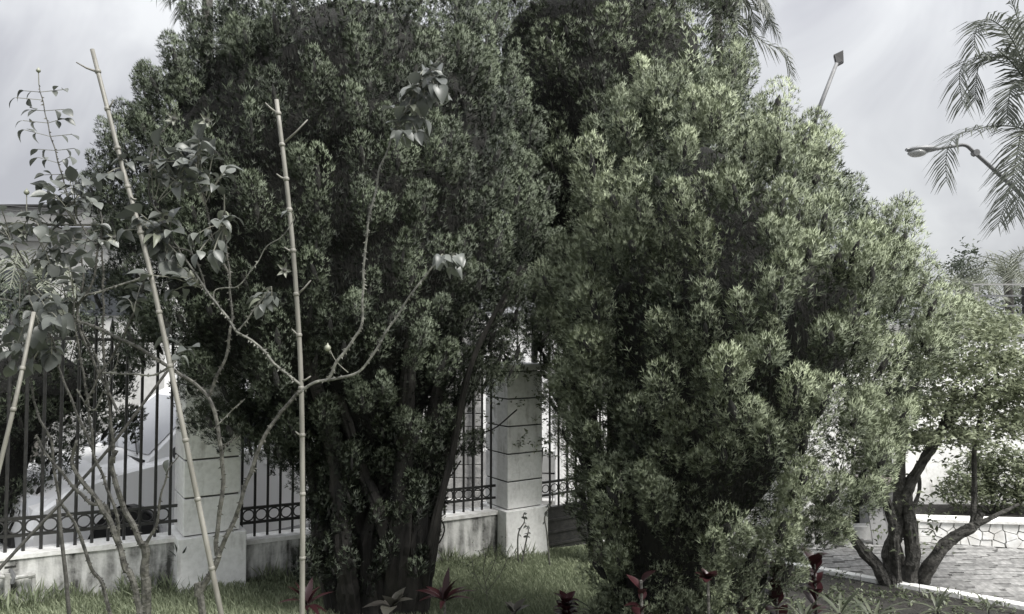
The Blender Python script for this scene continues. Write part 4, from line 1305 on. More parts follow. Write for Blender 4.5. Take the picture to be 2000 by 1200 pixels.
fr3 = [[top3, at(370, -60, 12), at(345, -30, 11.9), at(330, 8, 11.8)], [top3, at(380, -40, 12), at(358, -10, 12), at(350, 34, 12)], [top3, at(360, -90, 12), at(320, -60, 12), at(306, -10, 12)]] + rad_fronds(top3, 7, 1.0, .5, 5)
palm('palm_tree', 'palm behind the large left cypress, only frond tips showing at the top edge', top3, 12, Vector((top3.x, 12.0, gz(top3.x, 12) - .34)), fr3, 0.30, PALM, 0.11, n=36, droop=0.5, w=0.030)
# low palms far right, and a small one behind the roses
top4 = at(1968, 548, 17.0)
palm('fan_palm', 'round-headed pale palm above the roof railing at the right edge', top4, 17, Vector((top4.x, 17, gz(8, 14) - .34)), rad_fronds(top4, 22, 1.05, .9, 8, 0.7) , 0.36, PALMF, 0.12, n=22, droop=0.3, w=0.022)
top5 = at(1880, 572, 15.5)
palm('low_palm', 'low pale palm with upswept fronds between the cypress and the railing', top5, 15.5, Vector((top5.x, 15.5, gz(8, 14) - .34)), rad_fronds(top5, 14, 0.85, .9, 9, 0.5), 0.28, PALMF, 0.10, n=22, droop=0.3, w=0.020)
top6 = at(62, 560, 8.6)
palm('low_palm', 'small striped-looking palm behind the rose leaves at the left', top6, 8.6, Vector((top6.x, 8.6, gz(top6.x, 8.6) - .34)), rad_fronds(top6, 11, 0.55, .8, 12, 0.7), 0.22, PALMF, 0.06, n=24, droop=0.3, w=0.018)

# far trees right and low hedge line
def far_tree(name, label, ell, Y, base_px, material, leaf, per, group=None):
    bx = at(base_px, 600, Y).x
    return leafy(name, label, 'tree', ell, Y, leaf, per, material, group, Vector((bx, Y, gz(bx, Y) - .34)), 0.4, True, 0.8, 7, 0.05)
far_tree('far_tree', 'dark tree standing beyond the cypress against the sky at the right', [(1882, 505, 24, 34), (1892, 540, 34, 34), (1870, 530, 25, 30), (1918, 512, 7, 14), (1900, 560, 40, 25)], 24, 1885, DARKTREE, 0.16, 22)
far_tree('far_tree', 'grey-green tree mass behind the roof railing at the right edge', [(1960, 600, 50, 30), (2010, 590, 50, 36), (1920, 610, 40, 22), (2070, 590, 50, 40)], 22, 1980, DARKTREE, 0.16, 14)
far_tree('far_tree', 'leafy tree across the street behind the rose bush', [(120, 560, 50, 40), (60, 600, 60, 40), (10, 560, 50, 50), (160, 620, 50, 30)], 13, 80, DARKTREE, 0.11, 8)

# ---------------------------------------------------------------- street lamps
def street_lamps():
    Y = 14.0
    a = at(1600, 212, Y); h = at(1634, 124, Y)
    px = at(1575, 285, Y)
    base_ = Vector((px.x, Y, gz(px.x, Y) - .34))
    r = empty('street_lamp', base_, 'street lamp with square dark head rising behind the front cypress', 'street lamp', 'street lamps')
    MB().tube([base_, px], [0.09, 0.055], 10).build('pole', STEEL, r, smooth=True)
    MB().tube([px, a, h], [0.05, 0.042, 0.036], 8).build('arm', STEEL, r, smooth=True)
    c = at(1638, 112, Y)
    ux = (at(1647, 98, Y) - at(1628, 106, Y)).normalized(); uy = (at(1628, 106, Y) - at(1632, 127, Y)).normalized()
    q = [at(1628, 107, Y), at(1647, 98, Y + .05), at(1648, 120, Y + .05), at(1633, 128, Y)]
    hd = MB().prism(q, (0.02, 0.06, -0.02)).build('lamp_head', SOLAR, r)
    q2 = [p + (c - p) * 0.14 + Vector((0, -0.006, 0)) for p in q]
    MB().prism(q2, (0, -0.008, 0)).build('panel', BLACKP, hd)
    Y = 13.0
    base_ = Vector((at(2075, 600, Y).x, Y, gz(9, Y) - .34))
    r = empty('street_lamp', base_, 'street lamp with oval glass head on a long arm below the palm', 'street lamp', 'street lamps')
    top = at(2075, 455, Y)
    MB().tube([base_, top], [0.10, 0.06], 10).build('pole', STEEL, r, smooth=True)
    pts = smooth_path([top, at(2000, 385, Y), at(1945, 335, Y), at(1903, 298, Y), at(1885, 284, Y), at(1862, 286, Y), at(1826, 292, Y)], 4)
    MB().tube(pts, [0.045 - 0.0008 * i for i in range(len(pts))], 8).build('arm', STEEL, r, smooth=True)
    MB().tube([at(1905, 299, Y) - Vector((0, .05, 0)), at(1905, 299, Y) + Vector((0, .05, 0))], 0.06, 8).build('clamp', STEEL, r)
    # head: shallow shell above, glass bowl below
    A_, B_ = at(1770, 295, Y), at(1830, 293, Y)
    ax = (B_ - A_).normalized(); L = (B_ - A_).length
    def shell(z0, prof_, name, mt, parent, lo, hi):
        m = MB(); vs = []; fs = []; n1 = 12; n2 = 12
        for i in range(n1 + 1):
            t = i / n1
            w = math.sin(math.pi * (0.06 + 0.86 * t)) ** 0.6
            cpt = A_ + ax * L * (lo + (hi - lo) * t)
            for j in range(n2):
                b = 2 * math.pi * j / n2
                vs.append(cpt + Vector((0, math.cos(b) * 0.13 * w, z0 + math.sin(b) * prof_ * w)))
        for i in range(n1):
            for j in range(n2):
                fs.append((i * n2 + j, i * n2 + (j + 1) % n2, (i + 1) * n2 + (j + 1) % n2, (i + 1) * n2 + j))
        fs += [tuple(range(n2)), tuple(n1 * n2 + j for j in range(n2))]
        return m.add(vs, fs).build(name, mt, parent, smooth=True)
    h = shell(0.02, 0.07, 'lamp_head', LAMPH, r, 0, 1)
    shell(-0.045, 0.075, 'glass_bowl', LENS, h, 0.08, 0.62)
street_lamps()

# ---------------------------------------------------------------- bamboo stakes in front
def stake(name, label, px, Y, rad, material, nodes, stubs=(), group=None, cat='stake'):
    pts = [at(x, y, Y + dy) for x, y, dy in px]
    d = (pts[-1] - pts[-2]).normalized()
    if d.z < -0.3:
        q = pts[-1]
        for _ in range(60):
            if q.z < gz(q.x, q.y) - 0.05: break
            q = q + d * 0.05
        pts.append(q)
    root = empty(name, pts[-1], label, cat, group)
    p = smooth_path(pts, 6); p = resample(p, 30)
    MB().tube(p, [rad * (0.72 + 0.28 * i / 29) for i in range(30)], 10).build('culm', material, root, smooth=True)
    def along(py):
        best = min(range(29), key=lambda i: abs(project(p[i])[1] - py)); return p[best], (p[best + 1] - p[best]).normalized()
    for py in nodes:
        # exact interpolation along the culm
        for i in range(29):
            a, b = project(p[i])[1], project(p[i + 1])[1]
            if min(a, b) <= py <= max(a, b):
                t = (py - a) / (b - a + 1e-9); c = p[i].lerp(p[i + 1], t); dd = (p[i + 1] - p[i]).normalized()
                MB().tube([c - dd * 0.007, c - dd * 0.003, c + dd * 0.003, c + dd * 0.007], [rad * .8, rad * 1.05, rad * 1.05, rad * .85], 10).build('node', material, root, smooth=True); break
    for (x0, y0, x1, y1) in stubs:
        c, dd = along(y0)
        MB().tube([at(x0, y0, c.y), at((x0 + x1) / 2, (y0 + y1) / 2 + 2, c.y - .005), at(x1, y1, c.y - 0.01)], [rad * .42, rad * .32, rad * .2], 6).build('side_shoot', material, root, smooth=True)
    return root
def project(p):
    v = Vector(p) - CAM
    y = v.y * CP + v.z * SP; z = -v.y * SP + v.z * CP
    return 1000 + F * v.x / y, 600 - F * z / y
stake('bamboo_stake', 'upright pale bamboo stake in front of the large cypress trunk', [(540, 195, 0), (560, 360, 0), (575, 520, 0), (588, 740, 0), (591, 1000, 0), (590, 1200, 0)], 2.55, 0.0102, BAMBOO,
      (222, 283, 350, 410, 490, 575, 655, 758, 850, 965, 1090), [(543, 222, 518, 201), (556, 278, 601, 234), (558, 350, 540, 340), (573, 492, 555, 483), (581, 575, 607, 548), (585, 655, 570, 643), (588, 745, 607, 735), (588, 850, 577, 843)], 'bamboo stakes among the roses')
stake('bamboo_stake', 'long leaning pale bamboo stake crossing the rose bush', [(180, 97, .1), (208, 205, .09), (240, 330, .07), (268, 430, .05), (300, 560, .03), (350, 800, 0), (395, 1020, 0), (432, 1200, 0)], 2.35, 0.0098, BAMBOO,
      (140, 213, 290, 365, 455, 610, 715, 860, 975, 1110), [(188, 140, 149, 122), (211, 213, 222, 195), (234, 296, 221, 290), (266, 390, 255, 384)], 'bamboo stakes among the roses')
stake('bamboo_stake', 'short pale bamboo stake leaning at the left edge of the frame', [(66, 610, .1), (45, 715, .05), (25, 805, 0), (3, 895, 0), (-20, 990, 0)], 2.3, 0.0085, BAMBOO, (720, 800), (), 'bamboo stakes among the roses')
stake('wooden_stake', 'dark diagonal stick crossing in front of the iron fence', [(345, 700, .1), (290, 775, .08), (210, 880, .04), (140, 960, 0), (60, 1045, -.05), (0, 1110, -.1), (-60, 1180, -.15)], 2.75, 0.0075, STAKE, (), ())
stake('wooden_stake', 'dark upright stick before the stained wall at the left', [(113, 975, 0), (120, 1050, 0), (128, 1120, 0), (135, 1200, 0)], 3.3, 0.0105, STAKE, (), ())

# ---------------------------------------------------------------- roses
def leaf_data(k, material, curl, fold, narrow=0.62, name='leaf'):
    m = MB(); vs = []; fs = []
    prof_ = [0.0, 0.62, 0.95, 1.0, 0.82, 0.45, 0.0]
    n = len(prof_)
    for i, w in enumerate(prof_):
        t = i / (n - 1)
        z = -curl * t * t; y = t * (1 - 0.25 * curl * t)
        hw = w * narrow / 2
        vs += [(-hw, y, z + fold * hw * 2), (0, y, z), (hw, y, z + fold * hw * 2)]
    for i in range(n - 1):
        a = i * 3
        fs += [(a, a + 1, a + 4, a + 3), (a + 1, a + 2, a + 5, a + 4)]
    return m.add(vs, fs).data(name, material, smooth=True)
LEAFS = [leaf_data(k, ROSE, c, f, w) for k, (c, f, w) in enumerate([(0.15, .22, .66), (0.45, .30, .62), (0.30, .12, .70), (0.75, .35, .60), (0.05, .45, .58), (0.55, .10, .68)])]
LEAFP = [leaf_data(k, ROSEL, c, f, w) for k, (c, f, w) in enumerate([(0.35, .3, .45), (0.6, .4, .42)])]
def put_leaf(root, p, d, size, pale=False, name='leaf'):
    d = d.normalized()
    up = Vector((random.gauss(0, .35), random.gauss(-.35, .35), 1)).normalized()
    x = d.cross(up)
    x = x.normalized() if x.length > .1 else Vector((1, 0, 0))
    z = x.cross(d)
    M_ = Matrix((x, d, z)).transposed()
    link(name, random.choice(LEAFP if pale else LEAFS), root, p, M_.to_quaternion(), (size * random.uniform(.9, 1.1), size, size))

def cane(root, px, Y, r0, r1, material=CANE, thorns=0.0, name='cane'):
    pts = smooth_path([at(x, y, Y + dy) if len(t) == 0 else at(x, y, Y + t[0]) for (x, y, *t), dy in zip(px, [0] * len(px))], 6)
    n = len(pts)
    for i in range(1, n - 1):
        q = pts[i] * 14
        pts[i] = pts[i] + Vector((mnoise.noise(q), mnoise.noise(q + Vector((7, 0, 0))), mnoise.noise(q + Vector((0, 9, 0))))) * 0.008
    rad = [0.62 * (r0 + (r1 - r0) * i / (n - 1)) * (1 + 0.12 * mnoise.noise(Vector((i * .9, r0 * 700, px[0][0])))) for i in range(n)]
    m = MB().tube(pts, rad, 7)
    if thorns > 0:
        for i in range(1, n - 1):
            k = int(thorns * 3 * (pts[i + 1] - pts[i]).length / 0.02 + random.random())
            for _ in range(k):
                t = random.random(); c = pts[i].lerp(pts[i + 1], t); d = (pts[i + 1] - pts[i]).normalized()
                a = random.uniform(0, 2 * math.pi); u = d.orthogonal().normalized(); w = d.cross(u)
                o = (u * math.cos(a) + w * math.sin(a))
                L = random.uniform(.005, .010)
                b0 = c + o * rad[i] * .8
                m.add([b0 - d * .004, b0 + d * .004, b0 + w.cross(o) * .0 + o.cross(d) * .002, c + o * (rad[i] + L) - d * 0.003], [(0, 1, 3), (1, 2, 3), (2, 0, 3)])
    m.build(name, material, root, smooth=False)
    return pts

def to_ground(px, Y):
    """continue a cane below the frame down to the soil"""
    (x0, y0), (x1, y1) = px[1][:2], px[0][:2]
    k = (x1 - x0) / max(1, (y1 - y0))
    p = at(x1, y1, Y)
    out = list(px)
    yy = y1
    for _ in range(200):
        yy += 10
        q = at(x1 + k * 0.5 * (yy - y1), yy, Y)
        if q.z < gz(q.x, q.y) - 0.03: break
    return [(x1 + k * 0.5 * (yy - y1), yy)] + out

def cluster(root, anchor, ell, Y, n, size=0.058, dy=0.10, pale=0.03):
    """compound leaves: a thin stalk from a cane, five leaflets on it"""
    (x, y, rx, ry) = ell
    for _ in range(n):
        a = random.uniform(0, 2 * math.pi); rr = math.sqrt(random.random())
        ex, ey = x + rx * rr * math.cos(a), y + ry * rr * math.sin(a)
        e = at(ex, ey, Y + random.gauss(0, dy))
        if anchor is None: s = e + Vector((random.gauss(0, .03), random.gauss(0, .02), -random.uniform(.04, .10)))
        else:
            an = random.choice(anchor)
            sa_ = at(an[0], an[1], Y)
            s = e.lerp(sa_, min(1, random.uniform(.12, .17) / max(.05, (sa_ - e).length)))
        d = (e - s)
        if d.length < .02: d = Vector((0.03, -.02, .03))
        L = d.length; d = d.normalized()
        mid = s + d * L * .5 + Vector((0, 0, .01))
        p = smooth_path([s, mid, e], 3)
        MB().tube(p, 0.0018, 4).build('leaf_stalk', TWIG, root)
        side = d.cross(Vector((0, 0, 1)))
        side = side.normalized() if side.length > .1 else Vector((1, 0, 0))
        droop = Vector((0, 0, -random.uniform(0.1, .8)))
        pl = random.random() < pale
        put_leaf(root, e, d + droop * .6, size * random.uniform(.85, 1.2), pl)
        for t, k in ((.92, .9), (.55, .8)):
            for sg in (-1, 1):
                if random.random() < .82:
                    put_leaf(root, s + d * L * t, side * sg + d * .45 + droop + Vector((0, random.gauss(-.1, .2), 0)), size * k * random.uniform(.75, 1.15), pl)

def star(root, x, y, Y, size=.03):
    """dry five-pointed calyx left after the petals fell"""
    c = at(x, y, Y)
    hip = MB().tube([c + Vector((0, .012, -.012)), c + Vector((0, .006, -.004)), c + Vector((0, 0, 0)), c + Vector((0, -.004, .004))], [.003, .0075, .008, .005], 8).build('hip', STAKE, root, smooth=True)
    for k in range(5):
        a = 2 * math.pi * k / 5 + random.uniform(-.2, .2)
        d = Vector((math.cos(a), -.35, math.sin(a))).normalized(); w = d.cross(Vector((0, 1, 0))).normalized() * size * .17
        b = c + d * .006
        MB().add([b - w, b + w, c + d * size * .5 + w * 1.1, c + d * size + Vector((0, -.004, 0)), c + d * size * .5 - w * 1.1, c + d * size * .5 + Vector((0, .003, 0))],
                 [(0, 1, 5), (1, 2, 5), (2, 3, 5), (3, 4, 5), (4, 0, 5)]).build('sepal', SEPAL, hip)
def hip(root, x, y, Y, r=.012, sx=0, sy=30):
    c = at(x, y, Y); s = at(x + sx, y + sy, Y)
    MB().tube([s, c], .0018, 5).build('hip_stalk', TWIG, root)
    h = MB().tube([c + Vector((0, 0, z)) for z in (-r, -r * .6, 0, r * .6, r, r * 1.5)], [r * .3, r * .8, r, r * .75, r * .3, r * .12], 9).build('hip', HIP, root, smooth=True)

Y1 = 2.75
r1 = empty('rose_bush', Vector((*at(285, 1700, Y1).xy, gz(at(285, 1700, Y1).x, Y1))), 'thick-stemmed rose bush with crowded leaves at the left, before the car', 'rose bush')
px = to_ground([(287, 1200), (284, 1120), (282, 1060)], Y1)
cane(r1, px, Y1, .030, .022, CANE, .25, 'stem')
cane(r1, [(283, 1075), (268, 1040), (246, 1000), (228, 950), (215, 908), (228, 880)], Y1, .018, .012, CANE, .6)
cane(r1, [(283, 1065), (300, 1035), (308, 1010), (312, 970), (330, 920), (350, 890)], Y1, .011, .003, CANE, .3)
cane(r1, [(222, 905), (220, 850), (212, 770), (205, 727), (202, 645), (199, 560), (200, 490)], Y1, .009, .005, CANE, .8)
cane(r1, to_ground([(272, 1190), (245, 1110), (234, 1073), (214, 1020), (194, 983), (170, 951), (150, 925), (141, 897), (150, 860)], Y1 - .1), Y1 - .1, .019, .008, CANE, .9)
cane(r1, [(215, 1022), (205, 990), (178, 985), (160, 965), (140, 950), (122, 925), (90, 890), (70, 850)], Y1, .012, .006, CANE, .8)
cane(r1, to_ground([(215, 1200), (180, 1110), (157, 1047), (130, 1000), (115, 960), (100, 870), (72, 800), (58, 740)], Y1 + .15), Y1 + .15, .012, .006, CANE, .6)
cane(r1, [(236, 1062), (222, 988), (200, 927), (182, 879), (175, 820), (165, 740), (150, 660), (145, 590)], Y1 - .05, .009, .005, CANE, .8)
cane(r1, [(182, 880), (150, 800), (120, 730), (100, 660), (60, 600), (40, 540)], Y1, .008, .004, CANE, .4)
cane(r1, [(228, 800), (190, 720), (150, 615), (175, 560), (195, 480), (200, 430), (190, 400)], Y1, .008, .005, CANE, .6)
tall = cane(r1, [(200, 480), (180, 470), (160, 440), (140, 400), (122, 340), (108, 295), (92, 240), (82, 195), (76, 165)], Y1, .0055, .0025, CANE, .5)
cane(r1, [(150, 580), (210, 565), (260, 550), (300, 530)], Y1, .008, .006, CANEL, .8)
cane(r1, [(0, 584), (60, 596), (110, 600), (130, 608)], Y1, .006, .005, CANEL, .3)
cane(r1, [(200, 740), (190, 700), (160, 640)], Y1, .006, .003, CANE, .4)
cane(r1, [(150, 760), (165, 790), (185, 800), (200, 770), (225, 720), (232, 690)], Y1 - .05, .0045, .003, CANEL, .9)
cane(r1, [(160, 575), (160, 530), (140, 460), (70, 430), (40, 410)], Y1, .006, .003, CANE, .4)
cane(r1, [(60, 600), (50, 520), (20, 470), (-10, 440)], Y1, .006, .003, CANE, .4)
cane(r1, [(110, 440), (60, 430), (52, 400)], Y1, .003, .002, TWIG)
hip(r1, 75, 138, Y1, .0085, 1, 28)
hip(r1, 52, 376, Y1, .010, 0, 28)
for i in range(3, len(tall) - 2, 3):
    for sg in (-1, 1):
        if random.random() < .85:
            e = tall[i] + Vector((sg * random.uniform(.05, .085), random.gauss(0, .02), random.uniform(0, .02)))
            MB().tube([tall[i], e], .0014, 4).build('leaf_stalk', TWIG, r1)
            put_leaf(r1, e, Vector((sg * .9, random.gauss(-.1, .3), -.45)), random.uniform(.035, .05))
            put_leaf(r1, tall[i].lerp(e, .55), Vector((sg * .5, random.gauss(-.2, .4), -.6)), random.uniform(.03, .045))
            if random.random() < .5: put_leaf(r1, tall[i].lerp(e, .6), Vector((sg * .5, random.gauss(-.2, .4), .3)), random.uniform(.03, .04))
for (an, el, n_) in [([(140, 400), (150, 440)], (150, 390, 62, 60), 13), ([(60, 430), (40, 540)], (62, 470, 72, 60), 18), ([(60, 600), (40, 540)], (55, 610, 75, 45), 16), ([(60, 600), (100, 660)], (45, 680, 60, 36), 11),
                     ([(145, 590), (150, 660)], (120, 560, 60, 50), 11), ([(20, 470)], (15, 430, 30, 50), 4), ([(160, 500)], (165, 480, 45, 40), 5)]:
    cluster(r1, an, el, Y1, n_, .066)
for (x, y) in [(48, 455), (92, 458), (95, 618), (224, 464)]: star(r1, x, y, Y1 - .08, .028)

Y2 = 2.45
bx = at(400, 1700, Y2)
r2 = empty('rose_bush', Vector((bx.x, Y2, gz(bx.x, Y2))), 'leggy rose bush with long thorny canes before the large cypress', 'rose bush')
cane(r2, to_ground([(396, 1200), (390, 1165), (412, 1120), (428, 1085)], Y2), Y2, .021, .015, CANE, .4, 'stem')
cane(r2, [(425, 1090), (450, 1030), (468, 985), (500, 890), (545, 810), (585, 765)], Y2, .0125, .0095, CANE, .6)
cane(r2, [(580, 770), (610, 752), (640, 742), (700, 728), (735, 680), (775, 620), (812, 560), (845, 525), (868, 505)], Y2, .0092, .004, CANEL, .6)
cane(r2, [(635, 744), (662, 705), (690, 665), (706, 636), (710, 580), (712, 500), (722, 420), (738, 350), (760, 285), (790, 220), (830, 150), (865, 105)], Y2 - .03, .0085, .003, CANEL, .8)
cane(r2, [(424, 1085), (422, 1050), (432, 990), (437, 920), (428, 850), (418, 800), (405, 775), (372, 742), (330, 716), (270, 680), (190, 640), (150, 625)], Y2 + .05, .0125, .008, CANE, .4)
cane(r2, [(405, 776), (425, 735), (440, 690), (452, 620), (448, 540), (440, 440), (438, 380)], Y2 + .05, .009, .004, CANE, .7)
cane(r2, [(587, 752), (545, 715), (500, 672), (462, 645), (430, 600), (400, 565), (372, 520), (355, 500)], Y2 - .02, .0075, .0055, CANEL, .9)
cane(r2, [(465, 645), (488, 615), (512, 585), (530, 560)], Y2 - .02, .005, .003, CANEL, .8)
cane(r2, [(420, 600), (420, 565), (465, 560), (490, 530), (520, 485), (545, 465), (563, 448), (575, 425)], Y2 - .02, .0035, .0025, CANEL, .3)
cane(r2, [(425, 830), (450, 805), (478, 780)], Y2 + .04, .004, .003, CANEL, .7)
cane(r2, [(430, 880), (450, 865), (470, 850)], Y2 + .04, .004, .002, CANE, .5)
cane(r2, [(330, 716), (300, 733), (250, 730), (200, 728)], Y2 + .05, .006, .004, CANEL, .8)
cane(r2, [(400, 565), (380, 500), (330, 480), (300, 460)], Y2, .006, .004, CANE, .4)
cane(r2, [(448, 540), (420, 480), (400, 400), (385, 350), (360, 300)], Y2 + .05, .006, .003, CANE, .5)
cane(r2, [(355, 500), (300, 400), (290, 330), (310, 270), (338, 235)], Y2, .005, .003, CANE, .4)
cane(r2, [(282, 545), (262, 610), (235, 670), (200, 725), (165, 790)], Y2 + .05, .006, .005, CANE, .5)
cane(r2, [(680, 728), (655, 700), (645, 685)], Y2, .003, .002, TWIG)
hip(r2, 640, 680, Y2, .011, 6, 12)
hip(r2, 372, 540, Y2, .014, 0, 14)
for (an, el, n_, sz) in [([(300, 460), (330, 480)], (300, 465, 62, 52), 17, .062), ([(290, 330), (300, 400)], (345, 315, 70, 45), 14, .060), ([(385, 350), (400, 400)], (395, 320, 48, 60), 13, .060), ([(438, 380), (440, 440)], (420, 470, 40, 60), 9, .056),
                         ([(390, 560), (400, 565)], (330, 545, 60, 36), 6, .055), ([(330, 716)], (340, 680, 40, 25), 2, .055), ([(530, 560)], (518, 575, 38, 24), 3, .05), ([(575, 425)], (578, 415, 22, 14), 1, .035),
                         ([(810, 180), (835, 150)], (825, 165, 38, 38), 15, .064), ([(770, 270), (790, 220)], (790, 235, 32, 40), 10, .060), ([(868, 505)], (875, 508, 26, 20), 5, .052), ([(262, 610)], (262, 575, 30, 36), 3, .055), ([(250, 330)], (230, 330, 30, 25), 2, .05)]:
    cluster(r2, an, el, Y2, n_, sz, .06)
put_leaf(r2, at(510, 585, Y2), Vector((-.9, -.2, -.35)), .055, True)
put_leaf(r2, at(868, 112, Y2), Vector((.3, -.2, .5)), .03, True)
for (x, y) in [(340, 232), (405, 236), (556, 528), (325, 425)]: star(r2, x, y, Y2 - .05, .030)
# small leaf and sprig on the cane by the pillar
put_leaf(r2, at(330, 898, 2.6), Vector((-.3, -.2, -.5)), .05)

# ---------------------------------------------------------------- low plants
def lance_mesh(material, curl, narrow, fold=.25, name='leaf'):
    m = MB(); vs = []; fs = []
    pr_ = [.25, .55, .9, 1.0, .85, .5, 0.0]; n = len(pr_)
    for i, w in enumerate(pr_):
        t = i / (n - 1); hw = w * narrow / 2
        vs += [(-hw, t * (1 - .15 * curl * t), -curl * t * t + fold * hw), (0, t * (1 - .15 * curl * t), -curl * t * t), (hw, t * (1 - .15 * curl * t), -curl * t * t + fold * hw)]
    for i in range(n - 1):
        a = i * 3; fs += [(a, a + 1, a + 4, a + 3), (a + 1, a + 2, a + 5, a + 4)]
    return m.add(vs, fs).data(name, material, smooth=True)
TIL = [lance_mesh(TI, c, w) for c, w in ((.1, .22), (.35, .25), (.6, .22))]
TIR = [lance_mesh(TI, c, w) for c, w in ((.2, .55), (.5, .6), (.35, .7))]
BRL = [lance_mesh(TIB, c, w) for c, w in ((.2, .5), (.45, .55))]
GRL = [lance_mesh(leaf_mat('blade_leaf', (.045, .055, .036), (.10, .112, .075), .45, .25, attr=False), c, w) for c, w in ((.3, .10), (.6, .12), (.9, .09))]
def rosette(name, label, cat, px, py_top, Y, n, size, meshes, spread=.6, group=None, stem_h=None, layers=1, seed=0):
    r = random.Random(seed)
    p = at(px, py_top, Y)
    zb_ = gz(p.x, Y)
    root = empty(name, Vector((p.x, Y, zb_)), label, cat, group)
    ht = max(.05, p.z - zb_ - size * .55)
    MB().tube([(p.x, Y, zb_ - .02), (p.x + .01, Y, zb_ + ht * .5), (p.x, Y, zb_ + ht + .02)], [.011, .009, .007], 6).build('stem', BARK2, root)
    for k in range(n):
        a = 2 * math.pi * k * .382 + r.uniform(-.3, .3); e = r.uniform(.15, 1.0)
        d = Vector((math.cos(a) * spread * (1.3 - e), math.sin(a) * spread * (1.3 - e), .25 + e))
        d.normalize()
        up = Vector((-d.x, -d.y, .8)).normalized()
        x = d.cross(up).normalized(); z = x.cross(d)
        M_ = Matrix((x, d, z)).transposed()
        s = size * r.uniform(.75, 1.1)
        c = Vector((p.x, Y, zb_ + ht * (1 - .55 * (k / n) * (layers - 1))))
        link('leaf', r.choice(meshes), root, c, M_.to_quaternion(), (s, s, s))
    return root
TG = 'dark red plants along the bottom edge'
rosette('red_plant', 'dark red strappy plant right behind the upright bamboo stake', 'plant', 600, 1152, 4.9, 13, .19, TIL, .9, TG, seed=1)
rosette('red_plant', 'dark red strappy plant at the right foot of the left cypress', 'plant', 868, 1142, 4.8, 14, .20, TIL, .8, TG, seed=2)
rosette('broad_leaf_plant', 'grey-brown broad-leaved plant low in front of the left cypress trunk', 'plant', 765, 1158, 4.75, 9, .17, BRL, 1.1, None, seed=3)
rosette('red_plant', 'round dark red leafy plant left of the front cypress foot', 'plant', 1106, 1158, 4.7, 34, .10, TIR, 1.3, TG, layers=1.5, seed=4)
rosette('red_plant', 'dark red leafy plant under the middle of the front cypress', 'plant', 1252, 1120, 3.75, 18, .10, TIR, 1.1, TG, layers=2, seed=5)
rosette('red_plant', 'small dull red rosette at the right skirt of the front cypress', 'plant', 1382, 1116, 4.0, 16, .075, TIR, 1.3, TG, layers=1, seed=6)
rosette('red_plant', 'dark red bushy plant left of the tallest red plant', 'plant', 1445, 1098, 4.6, 22, .12, TIR, 1.1, TG, layers=2.2, seed=7)
rosette('red_plant', 'tall dark maroon plant standing before the driveway kerb', 'plant', 1514, 1082, 4.9, 22, .15, TIR, .9, TG, layers=2.2, seed=8)
rosette('red_plant', 'rightmost dark maroon plant, near the small tree', 'plant', 1590, 1072, 5.2, 18, .14, TIR, .9, TG, layers=2.0, seed=9)
rosette('broad_leaf_plant', 'dull rounded leaf plant at the bottom edge under the lawn gap', 'plant', 1005, 1178, 4.8, 7, .12, BRL, 1.2, None, seed=10)
BG = 'grassy blade plants in the bed'
for k, (x, y, Y, s, lb) in enumerate([(1640, 1160, 5.0, .26, 'spiky green blade plant below the maroon plants'), (1705, 1178, 5.0, .26, 'arching blade plant at the bottom right, left of the kerb'), (1160, 1172, 4.9, .18, 'pale grassy tuft beside the round red plant'),
                                  (1830, 1165, 6.4, .24, 'blade plant at the foot of the small tree, right side'), (1480, 1175, 4.7, .20, 'low grassy tuft between the red plants'), (1570, 1180, 4.8, .22, 'low grassy tuft below the rightmost maroon plant'),
                                  (1930, 1170, 6.5, .18, 'small blade tuft against the white kerb'), (1395, 1182, 4.5, .16, 'low grassy tuft under the small dull red rosette')]):
    rosette('blade_plant', lb, 'plant', x, y, Y, 14, s, GRL, 1.0, BG, seed=20 + k)
# agave-like clump at the pillar foot
q = fence_xy(fence_s(352), -.2)
rosette('spiky_plant', 'dark spiky plant at the left foot of the pillar', 'plant', 352, 1072, q.y, 9, .20, [lance_mesh(DARKTREE, c, .10) for c in (.1, .3)], .8, seed=40)
# thin sprigs before the second pillar and gate
def sprig(label, pts, Y, seed, n=8, size=.05, group='thin rose sprigs by the gate'):
    b = at(*pts[0], Y)
    b = Vector((b.x, Y, gz(b.x, Y)))
    root = empty('rose_sprig', b, label, 'plant', group)
    path = smooth_path([b] + [at(x, y, Y) for x, y in pts[1:]], 5)
    MB().tube(path, [.009 - .005 * i / (len(path) - 1) for i in range(len(path))], 6).build('cane', CANEL, root)
    for _ in range(n):
        p = path[random.randint(len(path) // 3, len(path) - 1)]
        put_leaf(root, p, Vector((random.choice((-1, 1)), random.gauss(0, .4), random.gauss(0, .5))), size * random.uniform(.7, 1.2))
    return root
yq = fence_xy(fence_s(1010), 0).y - .55
sprig('thin young rose sprig standing before the white second pillar', [(1012, 1075), (1012, 1045), (1024, 1020), (1022, 1005)], yq, 1, 10, .04)
sprig('thin curling sprig just right of the one before the second pillar', [(1018, 1076), (1028, 1055), (1032, 1035), (1026, 1025)], yq - .03, 2, 8, .04)
sprig('thin sprig with few leaves standing before the black gate', [(1074, 1078), (1068, 1040), (1064, 1010), (1078, 980), (1080, 955)], yq - .05, 3, 8, .05)
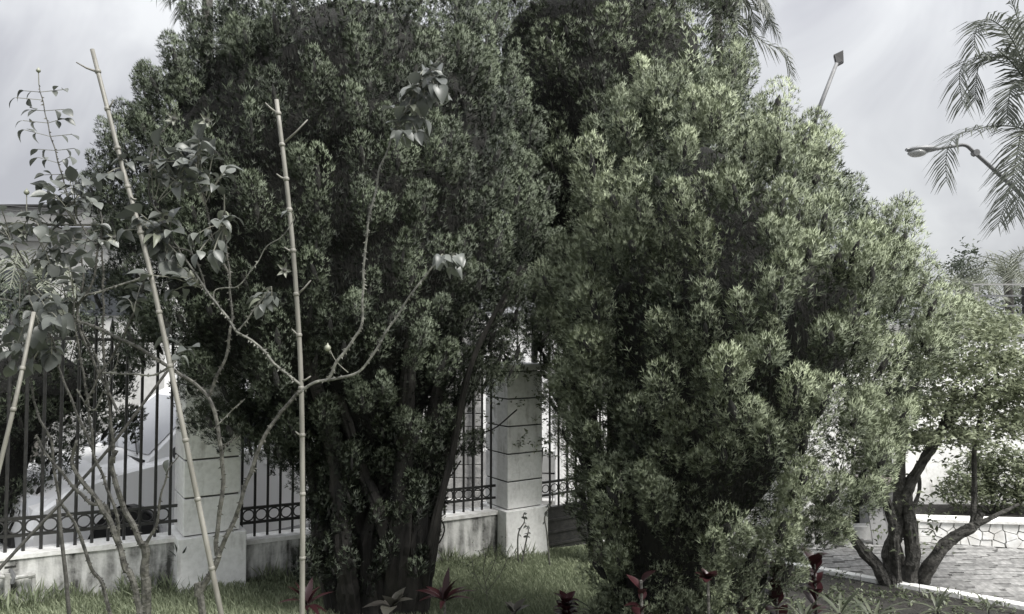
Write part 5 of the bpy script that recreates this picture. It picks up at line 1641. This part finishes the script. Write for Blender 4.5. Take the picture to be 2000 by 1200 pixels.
# airy weed on the lawn
wy = on_ground(952, 1185).y
wroot = empty('lawn_weed', on_ground(952, 1190), 'airy thin-stemmed weed growing on the lawn between the cypresses', 'plant')
for pts in ([(952, 1190), (950, 1150), (944, 1110), (958, 1060)], [(951, 1160), (930, 1130), (922, 1095)], [(951, 1155), (975, 1125), (992, 1090)], [(948, 1140), (965, 1100), (972, 1075)]):
    MB().tube(smooth_path([at(x, y, wy) for x, y in pts], 4), .003, 5).build('stem', TWIG, wroot)
C = np.array([tuple(at(random.gauss(950, 26), random.gauss(1105, 26), wy + random.gauss(0, .06))) for _ in range(70)])
V, T = whorls(C, 4, .028, .012, 0.4 + rng.normal(0, .2, len(C)), .4, .4)
quads_object('leaves', V, SHRUB, wroot, T, 'stuff')

C = []
while len(C) < 420:
    x, y = random.uniform(1330, 1990), random.uniform(1110, 1235)
    p = on_ground(x, y)
    if p.y < kerb_y(p.x) - 0.12 and mnoise.noise(Vector((p.x * 2.5, p.y * 2.5, 5))) > -0.12: C.append((p.x, p.y, p.z + random.uniform(.02, .07)))
C = np.array(C)
V, T = whorls(C, 7, .055, .03, 0.05 + rng.normal(0, .15, len(C)), .6, .35)
tag(quads_object('ground_cover', V, SHRUB, None, T, 'stuff'), 'low dark weedy ground cover in the bed beside the kerb', 'ground cover')

# ---------------------------------------------------------------- tap and pipe on the wall at the left
q = fence_xy(fence_s(45), -.16)
def WQ(px, py, off=-.16):
    s = fence_s(px, off); p = fence_xy(s, off); return Vector((p.x, p.y, at(px, py, p.y).z))
tp_ = empty('garden_tap', WQ(28, 1180), 'grey water pipe with a tap on the stained wall, bottom left', 'tap')
MB().tube([WQ(28, 1230), WQ(28, 1160), WQ(28, 1120)], .022, 8).build('riser', PVC, tp_)
MB().tube([WQ(6, 1140), WQ(10, 1126), WQ(40, 1129), WQ(80, 1122)], .016, 8).build('pipe', PVC, tp_)
MB().tube([WQ(68, 1125), WQ(81, 1122)], .023, 8).build('coupling', PVC, tp_)
MB().tube([WQ(78, 1122), WQ(80, 1180), WQ(80, 1215)], .014, 8).build('drop_pipe', PVC, tp_)
MB().tube([WQ(36, 1140), WQ(40, 1128), WQ(33, 1112)], [.018, .02, .012], 8).build('valve', STEEL, tp_)
MB().box(WQ(33, 1108), .07, .015, .014, FD, FN, Vector((0, 0, 1))).build('handle', IRON, tp_)
print('objects', len(bpy.data.objects), 'faces', sum(len(m.polygons) for m in bpy.data.meshes))
